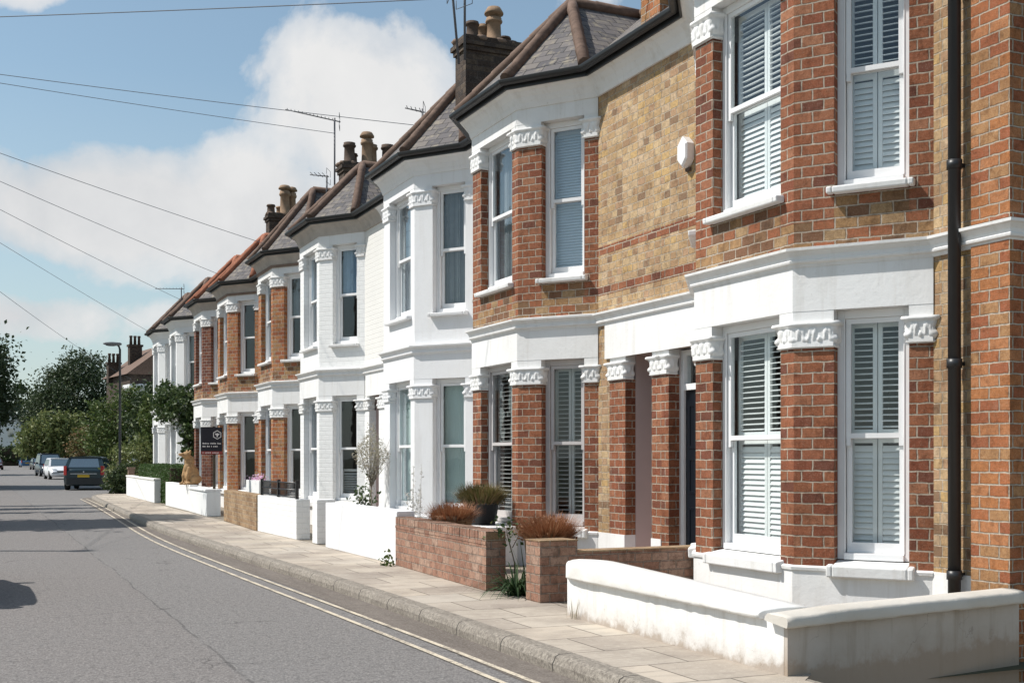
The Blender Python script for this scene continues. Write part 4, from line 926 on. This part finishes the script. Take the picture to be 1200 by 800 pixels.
for i in range(6):
    a0, a1 = math.pi/2+i*math.pi/3, math.pi/2+(i+1)*math.pi/3
    q = [(cx+r*math.cos(a), cz+r*math.sin(a)) for r, a in ((r1,a0),(r1,a1),(r2,a1),(r2,a0))]
    b.add([(x,-.034,z) for x,z in q]+[(x,-.0305,z) for x,z in q], [(0,1,2,3),(0,4,5,1),(2,6,7,3),(1,5,6,2),(3,7,4,0)])
bird = [(q*.8, w*.8) for q, w in [(-.07,.05),(-.03,.03),(.0,.055),(.03,.03),(.07,.05),(.05,-.005),(.02,-.02),(.015,-.07),(-.02,-.06),(-.015,-.015),(-.05,-.0)]]
b.add([(cx+x,-.034,cz+z) for x,z in bird]+[(cx+x,-.0305,cz+z) for x,z in bird], [tuple(range(11))]+[(i,(i+1)%11,11+(i+1)%11,11+i) for i in range(11)])
b.build('emblem', m_wht, bd)
rnd = random.Random(2)
for z, h, x1 in ((1.70,.034,.14),(1.63,.034,.10),(1.485,.026,.1)):
    x = -.28; b = MB()
    while x < x1: w = rnd.uniform(.014,.028); b.box(x,x+w,-.035,-.0305,z,z+h*rnd.uniform(.65,1)); x += w+rnd.choice((.01,.01,.012,.035))
    b.build('lettering', m_wht, bd)
# tan carved animal
t = thing('animal_statue', 'tan carved seated animal figure with raised head on the white garden wall', 'statue', (5.2,31.3,.80), R(112))
b = MB(); rb = lambda *a: b.blob(*a, n=14, m=10)
rb((0,0,.26),.17,.2,.26); rb((0,.07,.44),.14,.15,.17); rb((0,.11,.60),.085,.09,.13); rb((0,.15,.76),.105,.115,.10); rb((0,.28,.775),.055,.09,.05); rb((0,.36,.785),.03,.03,.028); rb((0,.03,.62),.12,.1,.13)
rb((-.14,-.04,.14),.09,.17,.13); rb((.14,-.04,.14),.09,.17,.13); rb((-.15,.12,.04),.05,.12,.045); rb((.15,.12,.04),.05,.12,.045)
b.tube([(-.09,.12,.44),(-.1,.18,.22),(-.09,.2,.03)], [.06,.05,.045], 10); b.tube([(.09,.12,.44),(.1,.18,.22),(.09,.2,.03)], [.06,.05,.045], 10); rb((-.09,.24,.03),.05,.075,.035); rb((.09,.24,.03),.05,.075,.035)
rb((-.075,.09,.85),.035,.03,.055); rb((.075,.09,.85),.035,.03,.055); b.tube([(0,-.18,.08),(.12,-.28,.05),(.2,-.16,.05)], [.04,.035,.025], 8)
o = b.build('body', mat_plain('tan_carved_stone', (.50,.31,.15), .6, .5, 14, .6, 30), t); r_ = o.modifiers.new('fuse','REMESH'); r_.mode = 'VOXEL'; r_.voxel_size = .018; r_.use_smooth_shade = True

# ------------------------------------------------------------------ aerials
def aerial(label, x, y, z0, z1, boom, n, el=.25, lean=(0,0), bz=-.06):
    t = thing('tv_aerial', label, 'aerial', (x,y,z0), 0, 'rooftop aerials'); h = z1-z0; lx, ly = lean
    b = MB(); b.tube([(0,0,0),(lx,ly,h)], .02, 7); b.build('mast', M['metal'], t)
    b = MB(); p = Vector((lx,ly,h+bz)); v = Vector(boom); s = v.cross(Vector((0,0,1))).normalized()
    b.tube([p-v*.12, p+v], .013, 6)
    for i in range(n):
        q = p+v*((i+.5)/n); l = el*(1-.4*i/n); b.tube([q-s*l/2+Vector((0,0,.02)), q+s*l/2+Vector((0,0,.02))], .007, 5)
    q = p-v*.1
    for k in (-1,1): b.tube([q+Vector((0,0,.02*k))-s*.18, q+Vector((0,0,.16*k))-s*.18], .006, 4); b.tube([q+Vector((0,0,.02*k))+s*.18, q+Vector((0,0,.16*k))+s*.18], .006, 4); b.tube([q+Vector((0,0,.16*k))-s*.18, q+Vector((0,0,.16*k))+s*.18], .006, 4)
    b.build('antenna', M['metal'], t)
aerial('long toothed aerial on a tall mast above the white painted brick house', 7.53,26.1,7.3,9.25, (-1.05,.35,.22), 13, .16)
aerial('small aerial low beside the tall toothed one', 7.6,27.0,7.4,8.15, (-.35,.2,.05), 4, .5, bz=-.03)
aerial('leaning aerial mast in front of the sooty chimney of the white house', 6.98,17.2,7.7,9.9, (-.45,.1,.05), 5, .2, (-.22,0), -1.05)
aerial('upright aerial mast touching the sooty chimney of the white house', 7.10,17.25,7.8,9.9, (.12,.05,0), 2, .2, (0,0), -1.1)
aerial('small aerial against the cloud right of the tall toothed one', 7.85,21.2,7.4,8.18, (-.3,.15,.08), 4, .3)
aerial('far aerial pointing left above the last white house', 6.99,44.3,7.0,7.75, (-.9,.2,-.02), 8, .2)

# ------------------------------------------------------------------ overhead wires
P0 = Vector((-4.6,23,8.45))
t = thing('telegraph_pole', 'wooden telegraph pole on the opposite pavement where the wires meet', 'telegraph pole', (P0.x,P0.y,.12))
b = MB(); b.tube([(0,0,0),(0,0,8.5)], [.13,.09], 10); b.build('pole', M['bark'], t)
b = MB(); b.tube([(0,0,8.28),(0,0,8.34)], .2, 12); b.build('ring_head', M['metal'], t)
for i, (x, y, z, sag, w, label) in enumerate((
    (7.5,12.3,7.2,.05,.009,'topmost overhead wire crossing the blue sky'),
    (7.85,21.2,7.85,.06,.008,'upper of the close pair of overhead wires, ending right of the tall toothed aerial'),
    (7.53,26.1,8.9,.05,.008,'lower of the close pair of overhead wires, ending at the tall toothed aerial'),
    (6.12,26.9,6.4,.08,.008,'overhead wire running down to the orange brick house'),
    (6.12,32.5,6.5,.08,.008,'overhead wire running down to the red brick house'),
    (6.12,39.0,6.6,.1,.008,'overhead wire running down to the dark red brick house'),
    (6.2,47.3,6.4,.1,.008,'overhead wire running down to the last white house'),
    (14.0,118,9.0,.5,.012,'lowest overhead wire descending towards the trees'))):
    q = Vector((x,y,z)); b = MB(); n = 24
    w *= .8; b.tube([P0.lerp(q,k/n)-P0-Vector((0,0,sag*4*(k/n)*(1-k/n))) for k in range(n+1)], w, 5)
    o = b.build('overhead_wire', M['wire'], None, P0); tag(o, label, 'wire', 'overhead telephone wires')

# ------------------------------------------------------------------ cars
def carpaint(name, col, rough=.25):
    return mat_plain(name, col, rough, .03, 2, 0, spec=.6)
m_cglass = mat_plain('car_glass', (.03,.06,.07), .03, .1, 2, 0, spec=1.0)
for n_ in m_cglass.node_tree.nodes:
    if n_.type == 'BSDF_PRINCIPLED': n_.inputs['IOR'].default_value = 2.4; m_tyre = mat_plain('tyre_rubber', (.018,.018,.018), .9, .2, 9, 0); m_rim = mat_plain('alloy_rim', (.42,.43,.44), .35, .1, 9, 0, .8)
m_tail = mat_plain('tail_lamp', (.42,.02,.02), .2, .1, 9, 0, spec=.6); m_head = mat_plain('head_lamp', (.75,.78,.8), .12, .05, 9, 0, spec=.8); m_plate = mat_plain('yellow_plate', (.62,.40,.04), .5, .05, 9, 0); m_plw = mat_plain('white_plate', (.75,.75,.74), .5, .05, 9, 0); m_chrome = mat_plain('chrome_trim', (.6,.6,.6), .2, .05, 9, 0, .9)
def car(label, x, y, rz, paint, kind='mpv', L=4.3, W=1.76, Ht=1.58, group='cars parked along the street'):
    """+y is the front"""
    t = thing('parked_car', label, 'car', (x,y,0), rz, group); hw = W/2; belt = .92 if Ht < 1.55 else 1.0; r = -L/2
    st = [(0,.34,belt-.14,.80),(.05,.26,belt-.04,.92),(.3,.2,belt,.99),(L*.3,.18,belt,1),(L*.62,.18,belt-.02,1),(L*.74,.18,belt-.05,.99),(L*.92,.2,belt-.2,.95),(L*.985,.25,belt-.32,.86),(L,.34,belt-.42,.78)]
    b = MB(); rings = []
    for q, zl, zb, k in st:
        h = hw*k; half = [(0,zl),(h*.86,zl),(h*.97,zl+.12),(h,.52),(h*.985,zb-.1),(h*.93,zb-.01),(h*.6,zb+.02),(0,zb+.03)]
        rings.append([(px,r+q,pz) for px,pz in half]+[(-px,r+q,pz) for px,pz in half[-2:0:-1]])
    b.loft(rings, smooth=True); b.build('body', paint, t)
    y0b, y0t = (.08,.42) if kind != 'saloon' else (.55,1.15)
    y1b, y1t = L*.74, L*.56
    def gh(inset, z0, z1, h0, h1): return [[(-h0,r+y0b+inset,z0),(h0,r+y0b+inset,z0),(h0,r+y1b-inset,z0),(-h0,r+y1b-inset,z0)],[(-h1,r+y0t+inset,z1),(h1,r+y0t+inset,z1),(h1,r+y1t-inset,z1),(-h1,r+y1t-inset,z1)]]
    g0, g1 = gh(0,belt-.02,Ht-.06,hw*.94,hw*.76); b = MB(); b.loft([g0,g1]); b.build('cabin', paint, t)
    def pane(i, j, u0, u1, v0, v1, nm):
        A, B_, D, E_ = Vector(g0[i]), Vector(g0[j]), Vector(g1[j]), Vector(g1[i]); n = (B_-A).cross(E_-A).normalized()*.012
        P = lambda u, v: A.lerp(B_,u).lerp(E_.lerp(D,u),v)
        q = [P(u0,v0),P(u1,v0),P(u1,v1),P(u0,v1)]; b = MB(); b.add([k-n for k in q]+[k+n for k in q], [(3,2,1,0),(4,5,6,7),(0,1,5,4),(1,2,6,5),(2,3,7,6),(3,0,4,7)]); b.build(nm, m_cglass, t)
    pane(0,1,.10,.90,.14,.90,'rear_window'); pane(2,3,.07,.93,.05,.94,'windscreen')
    for i, j, fl in ((1,2,0),(3,0,1)):
        for u0, u1 in ((.05,.30),(.34,.62),(.66,.93)):
            if fl: u0, u1 = 1-u1, 1-u0
            pane(i,j,u0,u1,.10,.90,'side_window')
    b = MB(); rr = [[(sx*k*hw*.77,r+yy,zz) for sx, zz in ((-1.05,Ht-.08),(-.93,Ht-.02),(0,Ht+.01),(.93,Ht-.02),(1.05,Ht-.08))] for yy, k in ((y0t-.05,.96),(y0t+.25,1.02),((y0t+y1t)/2,1.03),(y1t-.1,1.0),(y1t+.06,.94))]
    b.loft([q+[(p[0],p[1],Ht-.085) for p in q[::-1]] for q in rr], smooth=True); b.build('roof', paint, t)
    for s in (-1,1):
        for q in (.19,.80):
            c = (s*(hw-.10), r+L*q, .31); b = MB()
            b.loft([[(c[0]+dx, c[1]+rd*math.cos(a), c[2]+rd*math.sin(a)) for a in [2*math.pi*i/18 for i in range(18)]] for dx, rd in ((-.10,.22),(-.10,.29),(-.07,.31),(.07,.31),(.10,.29),(.10,.22))], smooth=True)
            w = b.build('wheel', m_tyre, t); b = MB()
            b.loft([[(c[0]+s*dx, c[1]+rd*math.cos(a), c[2]+rd*math.sin(a)) for a in [2*math.pi*i/18 for i in range(18)]] for dx, rd in ((.0,.215),(.104,.215),(.108,.19),(.09,.15),(.1,.03))]); b.build('rim', m_rim, w)
        b = MB(); b.loft([[(s*(hw*.80),r-.02,z),(s*(hw*.93),r+.03,z),(s*(hw*.965),r+.14,z),(s*hw*.80,r+.14,z)] for z in ((belt-.36,belt-.2,belt-.02) if kind == 'saloon' else (belt-.30,belt-.1,belt+.12))]); b.build('tail_light', m_tail, t)
        b = MB(); b.loft([[(s*hw*.5,r+L*.985,z),(s*hw*.82,r+L*.955,z),(s*hw*.9,r+L*.88,z),(s*hw*.5,r+L*.9,z)] for z in (belt-.36,belt-.2)]); b.build('headlight', m_head, t)
        b = MB(); b.obox((s*(hw+.08),r+L*.62,belt+.06), (.09,0,0),(0,.05,0),(0,0,.065)); b.build('wing_mirror', paint, t)
    b = MB(); b.loft([[(-hw*.9,r+.06,z),(-hw*.8,r-.05,z),(hw*.8,r-.05,z),(hw*.9,r+.06,z),(hw*.9,r+.3,z),(-hw*.9,r+.3,z)] for z in (.27,.34,.52,.56)]); b.build('rear_bumper', M['black_plastic'] if kind == 'mpv' else paint, t)
    b = MB(); b.box(-.26,.26,r-.075,r-.02,.60,.71); b.build('number_plate', m_plate, t)
    b = MB(); b.box(-hw*.62,hw*.62,r-.03,r+.02,.745,.775); b.build('chrome_strip', m_chrome, t)
    b = MB(); b.add([(0,r-.02,.80),(.035,r-.02,.85),(0,r-.02,.90),(-.035,r-.02,.85),(0,r+.03,.80),(.035,r+.03,.85),(0,r+.03,.90),(-.035,r+.03,.85)], [(0,1,2,3),(0,4,5,1),(1,5,6,2),(2,6,7,3),(3,7,4,0)]); b.build('emblem', m_chrome, t)
    b = MB(); b.box(-.26,.26,r+L-.02,r+L+.03,.36,.47); b.build('front_plate', m_plw, t)
    b = MB(); b.box(-hw*.45,hw*.45,r+L*.955,r+L+.01,.50,.60); b.build('grille', M['black_plastic'], t)
    return t
car('dark blue-green people carrier parked with its rear towards us', 5.15,59.4,R(-13), carpaint('dark_teal_paint',(.012,.03,.038)), 'mpv', 4.3,1.86,1.56)
car('small white car facing us behind the dark people carrier', 5.55,88,R(184), carpaint('white_car_paint',(.72,.73,.75)), 'hatch', 3.9,1.68,1.48)
car('tall dark blue car facing us beyond the white car', 5.75,103,R(184), carpaint('navy_paint',(.008,.018,.032)), 'mpv', 4.4,1.85,1.85)
car('black car further along the line of parked cars', 7.6,158,R(184), carpaint('black_paint',(.012,.012,.014)), 'saloon', 4.5,1.8,1.5)
car('bright blue car parked farthest away under the bright tree', 7.7,200,R(3), carpaint('blue_paint',(.05,.13,.26)), 'hatch', 4.3,1.8,1.75)
car('dark red car at the left edge of the road', 2.6,158,R(180), carpaint('dark_red_paint',(.06,.015,.015)), 'saloon', 4.4,1.8,1.45)
car('silver car parked against the opposite kerb out to the left', -1.12,15.1,R(0), carpaint('silver_paint',(.4,.4,.42)), 'hatch', 4.1,1.74,1.48)

# ------------------------------------------------------------------ far houses
t = thing('brick_house', 'dark brick house with chimneys rising behind the olive green tree', 'house', (15.4,122,0), R(8))
b = MB(); b.box(-2.2,6,-4,5,0,9.6); b.build('wall', M['stack'], t)
b = MB(); b.add([(-2.6,-4.3,9.5),(6,-4.3,9.5),(6,5.3,9.5),(-2.6,5.3,9.5),(1.4,-4.3,12.6),(1.4,5.3,12.6)], [(0,4,5,3),(1,2,5,4),(0,1,4),(3,5,2)]); b.build('roof', M['terracotta'], t)
for i, (x, y, z, n, pm) in enumerate(((-.4,1,12.6,3,'pot_dark'),(-2.0,3,10.9,3,'pot_dark'),(1.4,-3.6,11.4,2,'terracotta_red'))):
    b = MB(); b.box(x-.6,x+.6,y-.4,y+.4,9,z); b.box(x-.7,x+.7,y-.5,y+.5,z+.002,z+.2); c_ = b.build('chimney', M['stack' if i < 2 else 'darkred'], t)
    for k in range(n): b = MB(); b.lathe((x-.4+.4*k,y,z+.2), [(.16,0),(.12,.7),(.16,.72),(.16,.9),(.1,.9)], 8); b.build('chimney_pot', M[pm], c_)
for x in (-.9,1.6): 
    b = MB(); b.box(x-.5,x+.5,-4.08,-4.0,7.0,8.6); w_ = b.build('window', M['white_paint'], t); b = MB(); b.box(x-.4,x+.4,-4.1,-4.081,7.1,8.5); b.build('pane', m_cglass, w_)
b = MB(); b.box(-2.9,2,-6.5,-4.01,8.05,8.4); b.build('fascia', M['white_paint'], t)
b = MB(); b.box(-2.7,1.8,-6.3,-4.02,0,8.04); b.build('rear_wing', M['stucco_far'], t)
t = thing('gabled_house', 'white gabled house at the far left end of the street', 'house', (5.4,262,0), R(-4))
b = MB(); b.add([(-4,0,0),(4,0,0),(4,0,8.2),(0,0,13),(-4,0,8.2),(-4,10,0),(4,10,0),(4,10,8.2),(0,10,13),(-4,10,8.2)], [(0,1,2,3,4),(5,9,8,7,6),(0,4,9,5),(1,6,7,2),(0,5,6,1)]); b.build('wall', M['stucco_far'], t)
b = MB(); b.add([(-4.6,-.5,7.4),(0,-.5,13.1),(4.6,-.5,7.4),(-4.6,10.4,7.4),(0,10.4,13.1),(4.6,10.4,7.4)], [(0,1,4,3),(1,2,5,4)]); o = b.build('roof', M['slate'], t); sm = o.modifiers.new('thick','SOLIDIFY'); sm.thickness = .35; sm.offset = 1
for x in (-2,1.8):
    for z in (2.2,5.6): b = MB(); b.box(x-.7,x+.7,-.08,0,z,z+2); w_ = b.build('window', M['white_paint'], t); b = MB(); b.box(x-.55,x+.55,-.1,-.081,z+.12,z+1.88); b.build('pane', m_cglass, w_)
t = thing('slate_house', 'grey slate-roofed house left of the white gabled one', 'house', (-5.2,268,0), R(-4))
b = MB(); b.box(-6,5,0,9,0,8.5); b.build('wall', M['darkred'], t)
b = MB(); b.add([(-6.5,-.5,8.3),(5.5,-.5,8.3),(5.5,9.5,8.3),(-6.5,9.5,8.3),(-6.5,4.5,12.5),(5.5,4.5,12.5)], [(0,1,5,4),(2,3,4,5),(0,4,3),(1,2,5)]); b.build('roof', M['slate'], t)
for x in (-3,1.5,3.8): b = MB(); b.box(x-.6,x+.6,-.08,0,4.6,6.8); w_ = b.build('window', M['white_paint'], t); b = MB(); b.box(x-.45,x+.45,-.1,-.081,4.75,6.65); b.build('pane', m_cglass, w_)
